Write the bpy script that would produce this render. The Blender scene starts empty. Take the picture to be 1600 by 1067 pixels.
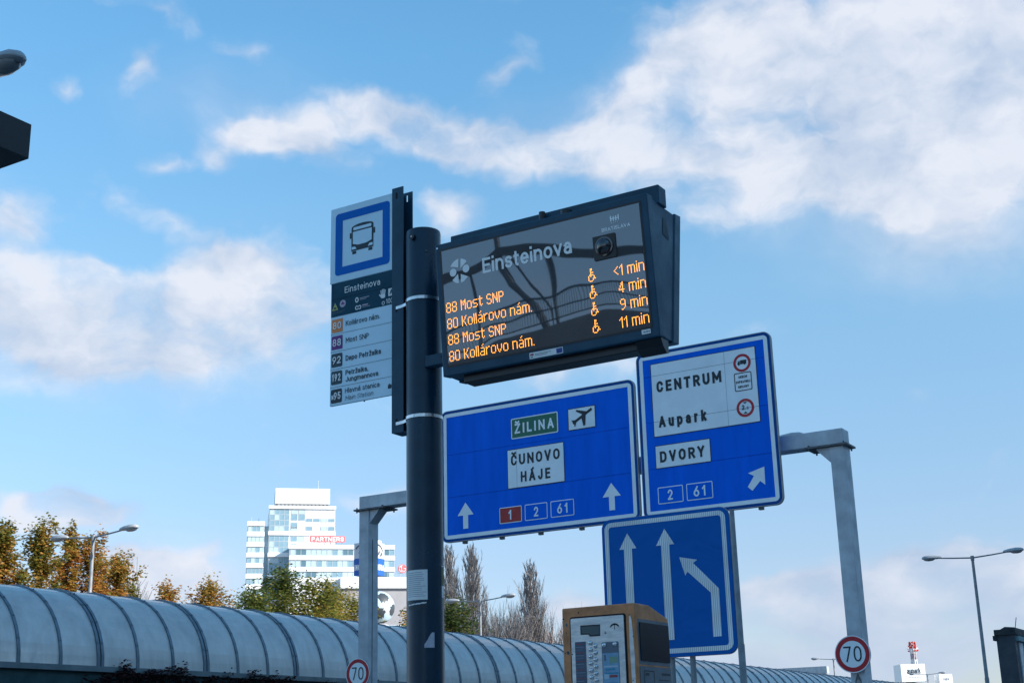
import bpy, math, random
from mathutils import Vector

SC = bpy.context.scene
COL = SC.collection
R_ = math.radians
random.seed(7)

# ------------------------------------------------------------------ camera
cam = bpy.data.cameras.new('camera')
cam.sensor_width = 36.0
cam.lens = 47.82
cam.clip_start = 0.05
cam.clip_end = 5000
cam_o = bpy.data.objects.new('camera', cam)
COL.objects.link(cam_o)
cam_o.location = (0, 0, 1.65)
cam_o.rotation_euler = (1.863178, 0.023748, 0.552527)
SC.camera = cam_o

# ------------------------------------------------------------------ light and sky
SUN_AZ, SUN_EL = 84.0, 26.0          # azimuth from +Y (road direction) towards +X
SKY_STRENGTH = 0.15
SC.view_settings.view_transform = 'Standard'
SC.view_settings.look = 'None'
SC.view_settings.gamma = 1.0
SC.view_settings.use_curve_mapping = False
SC.view_settings.exposure = 0.9

world = bpy.data.worlds.new('World')
SC.world = world
world.use_nodes = True
NT = world.node_tree
for n in list(NT.nodes):
    NT.nodes.remove(n)
W = lambda t: NT.nodes.new(t)
WL = NT.links.new

def wmath(op, a, b=None, c=None):
    n = W('ShaderNodeMath'); n.operation = op
    for i, v in enumerate((a, b, c)):
        if v is None: continue
        if isinstance(v, (int, float)): n.inputs[i].default_value = v
        else: WL(v, n.inputs[i])
    return n.outputs[0]

def wramp(val, a, b):
    n = W('ShaderNodeMapRange'); n.interpolation_type = 'SMOOTHSTEP'
    WL(val, n.inputs[0]); n.inputs[1].default_value = a; n.inputs[2].default_value = b
    return n.outputs[0]

sky = W('ShaderNodeTexSky'); sky.sky_type = 'NISHITA'; sky.sun_disc = False
sky.sun_elevation = R_(SUN_EL); sky.sun_rotation = R_(SUN_AZ)
sky.altitude = 150; sky.air_density = 1.0; sky.dust_density = 0.25; sky.ozone_density = 1.6
tc = W('ShaderNodeTexCoord')
sep = W('ShaderNodeSeparateXYZ'); WL(tc.outputs['Generated'], sep.inputs[0])
az = wmath('MULTIPLY', wmath('ARCTAN2', sep.outputs[0], sep.outputs[1]), 57.2958)
el = wmath('MULTIPLY', wmath('ARCSINE', sep.outputs[2]), 57.2958)
comb = W('ShaderNodeCombineXYZ'); WL(az, comb.inputs[0]); WL(el, comb.inputs[1])

def wnoise(vec, scale, detail, rough, dist=0.0, off=(0, 0, 0), stretch=(1, 1, 1)):
    m = W('ShaderNodeMapping'); m.inputs['Location'].default_value = off; m.inputs['Scale'].default_value = stretch
    WL(vec, m.inputs[0])
    n = W('ShaderNodeTexNoise'); n.noise_dimensions = '2D'; n.inputs['Scale'].default_value = scale; n.inputs['Detail'].default_value = detail
    n.inputs['Roughness'].default_value = rough; n.inputs['Distortion'].default_value = dist
    WL(m.outputs[0], n.inputs['Vector'])
    return n
warp = wnoise(comb.outputs[0], 0.30, 3, 0.55, off=(40, 11, 3))
wv = W('ShaderNodeVectorMath'); wv.operation = 'MULTIPLY_ADD'
wv.inputs[1].default_value = (2.6, 1.6, 0); wv.inputs[2].default_value = (-1.3, -0.8, 0)
WL(warp.outputs['Color'], wv.inputs[0])
wadd = W('ShaderNodeVectorMath'); WL(comb.outputs[0], wadd.inputs[0]); WL(wv.outputs[0], wadd.inputs[1])
# cloud banks: azimuth, elevation, half-axes (degrees), tilt, weight
BANKS = [(-15.4,27.3,9.04,4.05,1,1.34),(-10.2,27.2,7.12,4.59,1,1.34),(-21.5,27.5,4.66,2.97,21,1.01),(-11.8,23.4,8.22,2.7,1,1.12),(-19.5,24.0,7.12,2.16,6,1.01),(-26.3,25.7,3.84,1.62,26,0.9),(-25.2,24.5,4.66,1.62,1,0.84),(-29.3,24.6,3.84,1.35,-4,1.01),(-32.8,25.1,4.11,1.3,-7,1.12),(-35.7,25.8,3.01,1.35,-11,1.12),(-38.5,26.6,2.47,1.22,1,1.01),(-41.5,25.8,2.6,1.14,-9,1.12),(-40.7,24.7,3.01,0.95,-14,0.84),(-43.2,25.3,1.64,0.81,1,1.04),(-11.6,21.4,7.12,1.35,1,0.67),(-18.3,21.7,5.48,0.95,6,0.56),(-21.9,28.8,4.11,2.16,1,0.56),(-31.2,27.8,2.19,0.81,31,0.7),(-52.0,18.6,3.56,2.03,1,1.1),(-49.6,17.2,4.66,2.03,-14,1.16),(-45.2,19.3,3.29,1.49,11,1.1),(-41.9,18.9,3.56,1.89,1,1.26),(-46.4,17.4,6.03,1.89,1,0.99),(-42.4,16.8,3.84,1.62,1,0.89),(-50.7,15.6,4.38,1.62,1,0.66),(-45.0,15.4,8.22,1.35,1,0.5),(-33.9,22.3,1.7,1.14,21,0.95),(-47.7,27.4,1.23,1.35,-49,0.93),(-51.3,26.2,1.1,0.68,1,0.78),(-43.2,28.6,1.64,0.68,-14,0.78),(-46.7,23.7,1.1,0.54,1,0.7),(-44.6,24.3,1.23,1.08,1,0.7),(-52.4,21.0,1.64,1.22,1,0.75),(-46.3,21.4,2.47,0.76,-21,0.85),(-49.2,19.3,1.1,0.81,1,0.55),(-49.1,9.7,3.29,0.95,1,1.55),(-50.8,9.8,2.19,0.95,1,1.09),(-46.0,7.2,2.47,1.22,1,1.65),(-43.8,8.3,0.96,0.49,1,0.92),(-44.6,6.6,4.38,1.35,1,1.09),(-14.9,5.9,6.58,1.49,1,1.49),(-20.2,5.5,3.29,1.22,1,1.34),(-12.0,6.1,4.93,1.49,1,1.41),(-22.3,5.9,2.47,1.08,1,0.94),(-15.6,4.3,9.04,1.22,1,0.82),(-17.4,2.9,10.41,0.95,1,0.74),(-36.8,10.5,1.92,0.95,11,0.94),(-28.9,5.6,2.74,1.08,1,1.08),(-29.3,15.2,2.47,0.81,11,0.6),(-26.8,15.2,2.19,0.68,11,0.5),(-29.9,6.1,1.64,0.68,1,0.54),(-25.0,3.2,5.48,1.08,1,0.54),(-47.4,29.7,2.19,0.68,-9,0.62)]
total = None
for (a, e, ra, re, ro, s) in BANKS:
    m = W('ShaderNodeMapping'); m.vector_type = 'TEXTURE'
    m.inputs['Location'].default_value = (a, e, 0)
    m.inputs['Rotation'].default_value = (0, 0, R_(ro))
    m.inputs['Scale'].default_value = (ra * 1.25, re * 1.25, 1)
    WL(wadd.outputs[0], m.inputs[0])
    g = W('ShaderNodeTexGradient'); g.gradient_type = 'SPHERICAL'; WL(m.outputs[0], g.inputs[0])
    v = wmath('MULTIPLY', g.outputs['Fac'], s * 1.25)
    total = v if total is None else wmath('ADD', total, v)
total = wmath('MINIMUM', total, 1.25)
fine = wnoise(wadd.outputs[0], 0.27, 9, 0.55, 0.0, stretch=(0.75, 1.25, 1))
broad = wnoise(comb.outputs[0], 0.07, 4, 0.55, 0.0, off=(13, 5, 0), stretch=(0.7, 1.6, 1))
# elsewhere in the sky: the same kind of broken cloud
inside = wmath('MULTIPLY', wmath('MULTIPLY', wramp(az, -64, -57), wramp(az, 4, -4)), wramp(el, 40, 32))
outw = wmath('SUBTRACT', 1.0, inside)
total = wmath('ADD', total, wmath('MULTIPLY', wmath('MULTIPLY', wramp(broad.outputs['Fac'], 0.56, 0.74), outw), 0.7))
raw = wmath('ADD', total, wmath('MULTIPLY', wmath('SUBTRACT', fine.outputs['Fac'], 0.5), 2.1))
dens = wmath('MULTIPLY', wramp(raw, 0.22, 1.45), 0.95)
# thin veils between the cloud banks
VEILS = [(-13.5, 26.5, 13, 6.5, 0, 1.35), (-12.5, 22.0, 11, 6.0, 0, 1.05), (-18.5, 22.6, 7, 3.2, 0, .5), (-11.5, 19.5, 9, 3.6, 0, .6), (-45.0, 16.0, 9, 3.0, 0, .7), (-50.0, 15.0, 6, 2.2, 0, .4), (-16.0, 3.9, 16, 3.2, 0, .95), (-20.0, 2.4, 18, 2.4, 0, .8), (-28.0, 25.6, 8, 2.6, 0, .4), (-24.0, 27.6, 6, 3.0, 20, .5), (-47.5, 7.0, 11, 3.2, 0, .8), (-44.0, 26.5, 8, 3.5, 0, .3)]
veil = None
for (a, e, ra, re, ro, s) in VEILS:
    m = W('ShaderNodeMapping'); m.vector_type = 'TEXTURE'
    m.inputs['Location'].default_value = (a, e, 0); m.inputs['Rotation'].default_value = (0, 0, R_(ro)); m.inputs['Scale'].default_value = (ra, re, 1)
    WL(wadd.outputs[0], m.inputs[0])
    g = W('ShaderNodeTexGradient'); g.gradient_type = 'QUADRATIC_SPHERE'; WL(m.outputs[0], g.inputs[0])
    v = wmath('MULTIPLY', g.outputs['Fac'], s)
    veil = v if veil is None else wmath('ADD', veil, v)
veil = wmath('MULTIPLY', veil, wmath('ADD', wmath('MULTIPLY', fine.outputs['Fac'], 0.9), 0.45))
dens = wmath('MAXIMUM', dens, wmath('MINIMUM', wmath('ADD', wmath('MULTIPLY', dens, 0.8), wmath('MULTIPLY', veil, 0.8)), 0.93))
dens = wmath('MULTIPLY', dens, wramp(el, -1.0, 1.0))
shade_n = wnoise(comb.outputs[0], 0.16, 5, 0.55, 0.2, off=(3, 7, 1), stretch=(0.8, 1.3, 1))
cmix = W('ShaderNodeMix'); cmix.data_type = 'RGBA'
cs = wmath('ADD', wmath('MULTIPLY', wramp(shade_n.outputs['Fac'], 0.32, 0.66), 0.6), wmath('MULTIPLY', wramp(raw, 0.3, 1.9), 0.3))
fine_off = wnoise(wadd.outputs[0], 0.27, 5, 0.55, 0.0, off=(0.9, 0.9, 0), stretch=(0.75, 1.25, 1))
cs = wmath('ADD', cs, wmath('MULTIPLY', wmath('SUBTRACT', fine.outputs['Fac'], fine_off.outputs['Fac']), 1.6))  # sunward side of each cloud puff lightened in the colour
cs = wmath('MULTIPLY', wmath('ADD', cs, 0.14), wmath('ADD', wmath('MULTIPLY', wramp(el, 2.0, 9.5), 0.75), 0.25))
WL(cs, cmix.inputs['Factor'])
CLOUD_DARK, CLOUD_LIGHT = (1.75, 2.15, 2.8, 1), (2.95, 3.08, 3.4, 1)
cmix.inputs['A'].default_value = CLOUD_DARK
cmix.inputs['B'].default_value = CLOUD_LIGHT
grade = W('ShaderNodeMix'); grade.data_type = 'RGBA'; grade.blend_type = 'MULTIPLY'; grade.inputs['Factor'].default_value = 1
gr = W('ShaderNodeValToRGB'); WL(wmath('DIVIDE', el, 45.0), gr.inputs[0])
ge = gr.color_ramp.elements
ge[0].position = 0.0; ge[0].color = (0.38, 0.40, 0.52, 1); ge[1].position = 1.0; ge[1].color = (0.55, 0.92, 1.0, 1)
for pos, c3 in ((0.16, (0.53, 0.53, 0.59)), (0.42, (0.66, 0.82, 0.80)), (0.64, (0.57, 0.92, 0.965))):
    e3 = ge.new(pos); e3.color = (*c3, 1)
WL(sky.outputs[0], grade.inputs['A']); WL(gr.outputs[0], grade.inputs['B'])
smix = W('ShaderNodeMix'); smix.data_type = 'RGBA'
WL(dens, smix.inputs['Factor']); WL(grade.outputs['Result'], smix.inputs['A']); WL(cmix.outputs['Result'], smix.inputs['B'])
bg = W('ShaderNodeBackground'); bg.inputs['Strength'].default_value = SKY_STRENGTH
WL(smix.outputs['Result'], bg.inputs['Color'])
wo = W('ShaderNodeOutputWorld'); WL(bg.outputs[0], wo.inputs['Surface'])

sun = bpy.data.lights.new('sun', 'SUN')
sun.energy = 4.2; sun.angle = R_(0.5); sun.color = (1.0, 0.93, 0.84)
sun_o = bpy.data.objects.new('sun', sun); COL.objects.link(sun_o)
sd = Vector((math.sin(R_(SUN_AZ)) * math.cos(R_(SUN_EL)), math.cos(R_(SUN_AZ)) * math.cos(R_(SUN_EL)), math.sin(R_(SUN_EL))))
sun_o.rotation_euler = sd.to_track_quat('Z', 'Y').to_euler()
sun_o.location = (30, 0, 60)

# ------------------------------------------------------------------ materials
MATS = {}
def mat(name, col, rough=0.5, metal=0.0, spec=0.5, var=0.0, vscale=8.0, bump=0.0, bscale=40.0, emit=None, estr=1.0, coat=0.0, stretch=None):
    if name in MATS: return MATS[name]
    m = bpy.data.materials.new(name); m.use_nodes = True
    nt = m.node_tree; p = nt.nodes['Principled BSDF']
    p.inputs['Base Color'].default_value = (*col, 1)
    p.inputs['Roughness'].default_value = rough
    p.inputs['Metallic'].default_value = metal
    p.inputs['Specular IOR Level'].default_value = spec
    p.inputs['Coat Weight'].default_value = coat
    if emit:
        p.inputs['Emission Color'].default_value = (*emit, 1)
        p.inputs['Emission Strength'].default_value = estr
    if var or bump:
        t = nt.nodes.new('ShaderNodeTexCoord')
        mp = nt.nodes.new('ShaderNodeMapping'); nt.links.new(t.outputs['Object'], mp.inputs[0])
        if stretch: mp.inputs['Scale'].default_value = stretch
    if var:
        n = nt.nodes.new('ShaderNodeTexNoise'); n.inputs['Scale'].default_value = vscale; n.inputs['Detail'].default_value = 6; n.inputs['Roughness'].default_value = 0.65
        nt.links.new(mp.outputs[0], n.inputs['Vector'])
        r = nt.nodes.new('ShaderNodeMapRange'); nt.links.new(n.outputs['Fac'], r.inputs[0])
        r.inputs[1].default_value = 0.3; r.inputs[2].default_value = 0.7; r.inputs[3].default_value = 1 - var; r.inputs[4].default_value = 1 + var
        mx = nt.nodes.new('ShaderNodeMix'); mx.data_type = 'RGBA'; mx.blend_type = 'MULTIPLY'; mx.inputs['Factor'].default_value = 1
        mx.inputs['A'].default_value = (*col, 1); nt.links.new(r.outputs[0], mx.inputs['B'])
        nt.links.new(mx.outputs['Result'], p.inputs['Base Color'])
        r2 = nt.nodes.new('ShaderNodeMapRange'); nt.links.new(n.outputs['Fac'], r2.inputs[0])
        r2.inputs[1].default_value = 0.3; r2.inputs[2].default_value = 0.7
        r2.inputs[3].default_value = min(1, rough * 1.25); r2.inputs[4].default_value = rough * 0.8
        nt.links.new(r2.outputs[0], p.inputs['Roughness'])
    if bump:
        n2 = nt.nodes.new('ShaderNodeTexNoise'); n2.inputs['Scale'].default_value = bscale; n2.inputs['Detail'].default_value = 5
        nt.links.new(mp.outputs[0], n2.inputs['Vector'])
        b = nt.nodes.new('ShaderNodeBump'); b.inputs['Strength'].default_value = bump; b.inputs['Distance'].default_value = 0.02
        nt.links.new(n2.outputs['Fac'], b.inputs['Height']); nt.links.new(b.outputs[0], p.inputs['Normal'])
    MATS[name] = m
    return m

mat('anthracite', (0.012, 0.062, 0.105), 0.42, spec=0.3, var=0.18, vscale=6, bump=0.04, bscale=120)
mat('anthracite_pole', (0.005, 0.030, 0.056), 0.30, spec=0.36, var=0.22, vscale=5, bump=0.03, bscale=90)
mat('black_plastic', (0.008, 0.010, 0.014), 0.35)
mat('dark_slot', (0.004, 0.005, 0.007), 0.8)
mat('steel_strap', (0.62, 0.64, 0.66), 0.28, metal=1.0, var=0.15, vscale=60)
mat('galvanised', (0.46, 0.50, 0.54), 0.5, metal=0.1, var=0.22, vscale=3, bump=0.05, bscale=25)
mat('galvanised_dark', (0.12, 0.125, 0.13), 0.6, metal=0.2, var=0.2, vscale=8)
mat('lamp_grey', (0.36, 0.38, 0.40), 0.5, var=0.15, vscale=6)
mat('lamp_pole_grey', (0.22, 0.235, 0.25), 0.55, metal=0.1, var=0.2, vscale=3)
mat('lamp_glass', (0.25, 0.26, 0.27), 0.12, spec=0.6)
mat('sign_blue', (0.0005, 0.145, 0.80), 0.5, spec=0.07, var=0.09, vscale=2.2, bump=0.015, bscale=4, stretch=(2.2, 1, 0.35))
mat('sign_blue_edge', (0.001, 0.07, 0.28), 0.5, spec=0.12)
mat('sign_white', (0.84, 0.91, 0.94), 0.45, var=0.07, vscale=2.5)
mat('sign_dark_ink', (0.006, 0.018, 0.030), 0.5)
mat('sign_green', (0.0, 0.14, 0.08), 0.45, var=0.08)
mat('sign_red', (0.40, 0.012, 0.014), 0.45, var=0.1)
mat('sign_ring_red', (0.48, 0.008, 0.02), 0.45, var=0.12, vscale=12)
mat('sign_back', (0.30, 0.31, 0.32), 0.5, metal=0.4, var=0.12)
mat('flag_grey', (0.60, 0.80, 0.90), 0.45, var=0.05, vscale=3)
mat('flag_blue', (0.001, 0.14, 0.52), 0.5, spec=0.12, var=0.06)
mat('flag_navy', (0.006, 0.062, 0.10), 0.5, spec=0.15, var=0.1)
mat('flag_ink', (0.010, 0.030, 0.045), 0.5)
mat('flag_line', (0.10, 0.14, 0.18), 0.5)
mat('flag_text_white', (0.82, 0.82, 0.80), 0.45)
mat('route_orange', (0.80, 0.24, 0.06), 0.45)
mat('route_purple', (0.16, 0.02, 0.20), 0.45)
mat('route_navy', (0.012, 0.045, 0.068), 0.45)
mat('route_black', (0.004, 0.022, 0.034), 0.45)
mat('icon_yellow', (0.45, 0.42, 0.13), 0.5)
mat('olive_sticker', (0.14, 0.15, 0.06), 0.6)
mat('icon_pink', (0.50, 0.42, 0.48), 0.5)
mat('paper', (0.78, 0.78, 0.76), 0.8, var=0.06, vscale=20)
mat('paper_ink', (0.22, 0.25, 0.29), 0.8)
mat('sticker_blue', (0.01, 0.05, 0.25), 0.5)
mat('sticker_red', (0.30, 0.02, 0.03), 0.5)
mat('sticker_red_dark', (0.10, 0.02, 0.03), 0.5)
mat('led', (0.1, 0.05, 0.01), 0.5, emit=(1.0, 0.36, 0.045), estr=1.9)
mat('print_white', (0.90, 0.90, 0.88), 0.4)
mat('dome', (0.004, 0.006, 0.010), 0.08, spec=0.7, coat=1.0)
mat('machine_brown', (0.56, 0.215, 0.085), 0.55, var=0.26, vscale=14, bump=0.04, bscale=60)
mat('brushed_steel', (0.72, 0.72, 0.72), 0.38, metal=0.6, var=0.26, vscale=11, bump=0.03, bscale=30, stretch=(1, 1, 4))
mat('lcd', (0.07, 0.11, 0.12), 0.18, var=0.1)
mat('machine_list', (0.085, 0.11, 0.16), 0.5, var=0.2, vscale=50)
mat('machine_box_grey', (0.13, 0.16, 0.20), 0.45)
mat('machine_info', (0.20, 0.36, 0.50), 0.4, var=0.15, vscale=40)
mat('machine_info_pale', (0.42, 0.55, 0.62), 0.4)
mat('machine_green', (0.20, 0.34, 0.24), 0.5)
mat('machine_teal', (0.04, 0.26, 0.42), 0.5)
mat('machine_red', (0.30, 0.06, 0.07), 0.5)
mat('machine_side_glass', (0.006, 0.014, 0.024), 0.18, spec=0.25)
mat('machine_side_panel', (0.10, 0.14, 0.17), 0.4, var=0.15)
mat('wall_teal', (0.010, 0.050, 0.058), 0.7, var=0.3, vscale=2)
mat('canopy_frame', (0.13, 0.17, 0.21), 0.45, metal=0.2, var=0.2, vscale=5)
mat('canopy_rail', (0.14, 0.18, 0.20), 0.5, metal=0.3, var=0.2, vscale=3)
mat('brace', (0.012, 0.03, 0.07), 0.5)
mat('ground', (0.20, 0.20, 0.19), 0.9, var=0.2, vscale=0.6)
mat('asphalt', (0.05, 0.05, 0.052), 0.9, var=0.2, vscale=2.0, bump=0.2, bscale=90)
mat('paving', (0.42, 0.42, 0.41), 0.85, var=0.15, vscale=1.5)
mat('kerb', (0.30, 0.30, 0.29), 0.85, var=0.1)
mat('road_paint', (0.75, 0.75, 0.74), 0.7)
mat('bark', (0.10, 0.085, 0.065), 0.9, var=0.25, vscale=6)
mat('bark_grey', (0.23, 0.205, 0.195), 0.9, var=0.25, vscale=3)
mat('twig_brown', (0.34, 0.25, 0.22), 0.9, var=0.25, vscale=3)
mat('facade_white', (0.80, 0.81, 0.82), 0.55, var=0.03, vscale=0.3)
mat('facade_grey', (0.34, 0.33, 0.35), 0.7, var=0.06, vscale=0.4)
mat('glass_pale', (0.46, 0.58, 0.64), 0.15, spec=0.6, var=0.2, vscale=0.15)
mat('glass_blue', (0.22, 0.36, 0.44), 0.12, spec=0.6, var=0.2, vscale=0.2)
mat('glass_dark', (0.10, 0.19, 0.24), 0.15, spec=0.6)
mat('mullion', (0.45, 0.50, 0.54), 0.5)
mat('roof_clutter', (0.30, 0.31, 0.33), 0.7)
mat('brand_red', (0.72, 0.17, 0.18), 0.5)
mat('brand_white', (0.86, 0.86, 0.86), 0.5)
mat('brand_blue', (0.010, 0.10, 0.42), 0.5)
mat('brand_pale', (0.55, 0.57, 0.62), 0.5)
mat('ball_white', (0.50, 0.66, 0.74), 0.5, var=0.08, vscale=0.4)
mat('ball_black', (0.05, 0.06, 0.07), 0.5)
mat('roof_green', (0.20, 0.42, 0.36), 0.6)
mat('awning_white', (0.80, 0.82, 0.84), 0.6)
mat('shading_block_wall', (0.84, 0.84, 0.83), 0.6, var=0.04, vscale=0.3)  # kept pale so the added shading block bounces skylight
mat('kiosk_slate', (0.045, 0.058, 0.072), 0.6, var=0.25, vscale=4)
mat('kiosk_cap', (0.022, 0.030, 0.034), 0.65, var=0.3, vscale=6)
mat('kiosk_teal', (0.12, 0.24, 0.27), 0.6)
mat('kiosk_rust', (0.09, 0.022, 0.018), 0.8, var=0.4, vscale=5)
mat('mast_red', (0.60, 0.06, 0.04), 0.6)
mat('mast_white', (0.75, 0.73, 0.74), 0.6)
mat('mast_grey', (0.42, 0.36, 0.40), 0.6)
mat('office_wall', (0.72, 0.72, 0.72), 0.7, var=0.06, vscale=0.3)
mat('canopy_deck', (0.74, 0.74, 0.73), 0.8, var=0.1)
mat('sticker_grey', (0.45, 0.45, 0.52), 0.7, var=0.15, vscale=40)
mat('concrete', (0.16, 0.16, 0.17), 0.8, var=0.15, vscale=0.8)
mat('bridge_steel', (0.012, 0.022, 0.035), 0.5)
mat('bridge_bar', (0.22, 0.24, 0.26), 0.5)

def sheet_stripes(name, col):
    """prismatic sheeting: fine vertical ribs over a plain colour"""
    m = bpy.data.materials.new(name); m.use_nodes = True
    nt = m.node_tree; p = nt.nodes['Principled BSDF']; p.inputs['Roughness'].default_value = 0.42
    t = nt.nodes.new('ShaderNodeTexCoord')
    w = nt.nodes.new('ShaderNodeTexWave'); w.wave_type = 'BANDS'; w.bands_direction = 'X'
    w.inputs['Scale'].default_value = 14.5; w.inputs['Distortion'].default_value = 0.15
    nt.links.new(t.outputs['Object'], w.inputs['Vector'])
    r = nt.nodes.new('ShaderNodeMapRange'); nt.links.new(w.outputs['Fac'], r.inputs[0])
    r.inputs[3].default_value = 0.62; r.inputs[4].default_value = 1.08
    n = nt.nodes.new('ShaderNodeTexNoise'); n.inputs['Scale'].default_value = 2.2; n.inputs['Detail'].default_value = 3
    nt.links.new(t.outputs['Object'], n.inputs['Vector'])
    r2 = nt.nodes.new('ShaderNodeMapRange'); nt.links.new(n.outputs['Fac'], r2.inputs[0])
    r2.inputs[1].default_value = 0.3; r2.inputs[2].default_value = 0.7; r2.inputs[3].default_value = 0.86; r2.inputs[4].default_value = 1.1
    mm = nt.nodes.new('ShaderNodeMath'); mm.operation = 'MULTIPLY'
    nt.links.new(r.outputs[0], mm.inputs[0]); nt.links.new(r2.outputs[0], mm.inputs[1])
    mx = nt.nodes.new('ShaderNodeMix'); mx.data_type = 'RGBA'; mx.blend_type = 'MULTIPLY'; mx.inputs['Factor'].default_value = 1
    mx.inputs['A'].default_value = (*col, 1); nt.links.new(mm.outputs[0], mx.inputs['B'])
    nt.links.new(mx.outputs['Result'], p.inputs['Base Color'])
    MATS[name] = m
sheet_stripes('lane_white', (0.76, 0.82, 0.85))

def lane_blue():
    m = bpy.data.materials.new('lane_blue'); m.use_nodes = True
    nt = m.node_tree; p = nt.nodes['Principled BSDF']; p.inputs['Roughness'].default_value = 0.5; p.inputs['Specular IOR Level'].default_value = 0.12
    t = nt.nodes.new('ShaderNodeTexCoord')
    n = nt.nodes.new('ShaderNodeTexNoise'); n.inputs['Scale'].default_value = 1.6; n.inputs['Detail'].default_value = 2; n.inputs['Distortion'].default_value = 1.4
    nt.links.new(t.outputs['Object'], n.inputs['Vector'])
    p.inputs['Base Color'].default_value = (0.0005, 0.115, 0.43, 1)
    b = nt.nodes.new('ShaderNodeBump'); b.inputs['Strength'].default_value = 0.5; b.inputs['Distance'].default_value = 0.06
    nt.links.new(n.outputs['Fac'], b.inputs['Height']); nt.links.new(b.outputs[0], p.inputs['Normal'])
    MATS['lane_blue'] = m
lane_blue()

def screen_glass():
    m = bpy.data.materials.new('screen_glass'); m.use_nodes = True
    nt = m.node_tree; p = nt.nodes['Principled BSDF']
    p.inputs['Base Color'].default_value = (0.006, 0.008, 0.012, 1); p.inputs['Roughness'].default_value = 0.5
    g = nt.nodes.new('ShaderNodeBsdfGlossy'); g.inputs['Roughness'].default_value = 0.014; g.inputs['Color'].default_value = (0.80, 0.90, 1.0, 1)
    t = nt.nodes.new('ShaderNodeTexCoord')
    n = nt.nodes.new('ShaderNodeTexNoise'); n.inputs['Scale'].default_value = 2.6; n.inputs['Detail'].default_value = 1
    nt.links.new(t.outputs['Object'], n.inputs['Vector'])
    b = nt.nodes.new('ShaderNodeBump'); b.inputs['Strength'].default_value = 0.022; b.inputs['Distance'].default_value = 0.05
    nt.links.new(n.outputs['Fac'], b.inputs['Height']); nt.links.new(b.outputs[0], g.inputs['Normal'])
    mx = nt.nodes.new('ShaderNodeMixShader'); mx.inputs[0].default_value = 0.165
    nt.links.new(p.outputs[0], mx.inputs[1]); nt.links.new(g.outputs[0], mx.inputs[2])
    nt.links.new(mx.outputs[0], nt.nodes['Material Output'].inputs['Surface'])
    MATS['screen_glass'] = m
screen_glass()

def canopy_panel():
    m = bpy.data.materials.new('canopy_panel'); m.use_nodes = True
    nt = m.node_tree; out = nt.nodes['Material Output']; nt.nodes.remove(nt.nodes['Principled BSDF'])
    N = nt.nodes.new; L = nt.links.new
    t = N('ShaderNodeTexCoord'); n = N('ShaderNodeTexNoise'); n.inputs['Scale'].default_value = 1.1; n.inputs['Detail'].default_value = 6; n.inputs['Roughness'].default_value = 0.6
    geo = N('ShaderNodeNewGeometry'); L(geo.outputs['Position'], n.inputs['Vector'])
    rc = N('ShaderNodeMapRange'); L(n.outputs['Fac'], rc.inputs[0]); rc.inputs[1].default_value = 0.3; rc.inputs[2].default_value = 0.7; rc.inputs[3].default_value = 0.90; rc.inputs[4].default_value = 1.06
    mpp = N('ShaderNodeMapping'); mpp.inputs['Scale'].default_value = (2.6, 2.6, 0.5); L(geo.outputs['Position'], mpp.inputs[0]); n5 = N('ShaderNodeTexNoise'); n5.inputs['Scale'].default_value = 1.6; n5.inputs['Detail'].default_value = 7; n5.inputs['Roughness'].default_value = 0.7; L(mpp.outputs[0], n5.inputs['Vector'])
    r5 = N('ShaderNodeMapRange'); L(n5.outputs['Fac'], r5.inputs[0]); r5.inputs[1].default_value = 0.35; r5.inputs[2].default_value = 0.72; r5.inputs[3].default_value = 1.04; r5.inputs[4].default_value = 0.84
    mu = N('ShaderNodeMath'); mu.operation = 'MULTIPLY'; L(rc.outputs[0], mu.inputs[0]); L(r5.outputs[0], mu.inputs[1])
    col = N('ShaderNodeMix'); col.data_type = 'RGBA'; col.blend_type = 'MULTIPLY'; col.inputs['Factor'].default_value = 1
    col.inputs['A'].default_value = (1.0, 0.98, 0.95, 1); L(mu.outputs[0], col.inputs['B'])
    d = N('ShaderNodeBsdfDiffuse'); L(col.outputs['Result'], d.inputs[0])
    tr = N('ShaderNodeBsdfTranslucent'); L(col.outputs['Result'], tr.inputs[0])
    m1 = N('ShaderNodeMixShader'); m1.inputs[0].default_value = 0.36; L(d.outputs[0], m1.inputs[1]); L(tr.outputs[0], m1.inputs[2])
    tp = N('ShaderNodeBsdfTransparent'); tp.inputs[0].default_value = (0.92, 0.96, 1.0, 1)
    m2 = N('ShaderNodeMixShader'); m2.inputs[0].default_value = 0.26; L(m1.outputs[0], m2.inputs[1]); L(tp.outputs[0], m2.inputs[2])
    g = N('ShaderNodeBsdfGlossy'); g.inputs['Roughness'].default_value = 0.16
    fr = N('ShaderNodeFresnel'); fr.inputs[0].default_value = 1.5
    m3 = N('ShaderNodeMixShader'); L(fr.outputs[0], m3.inputs[0]); L(m2.outputs[0], m3.inputs[1]); L(g.outputs[0], m3.inputs[2])
    L(m3.outputs[0], out.inputs['Surface'])
    MATS['canopy_panel'] = m
canopy_panel()

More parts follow.
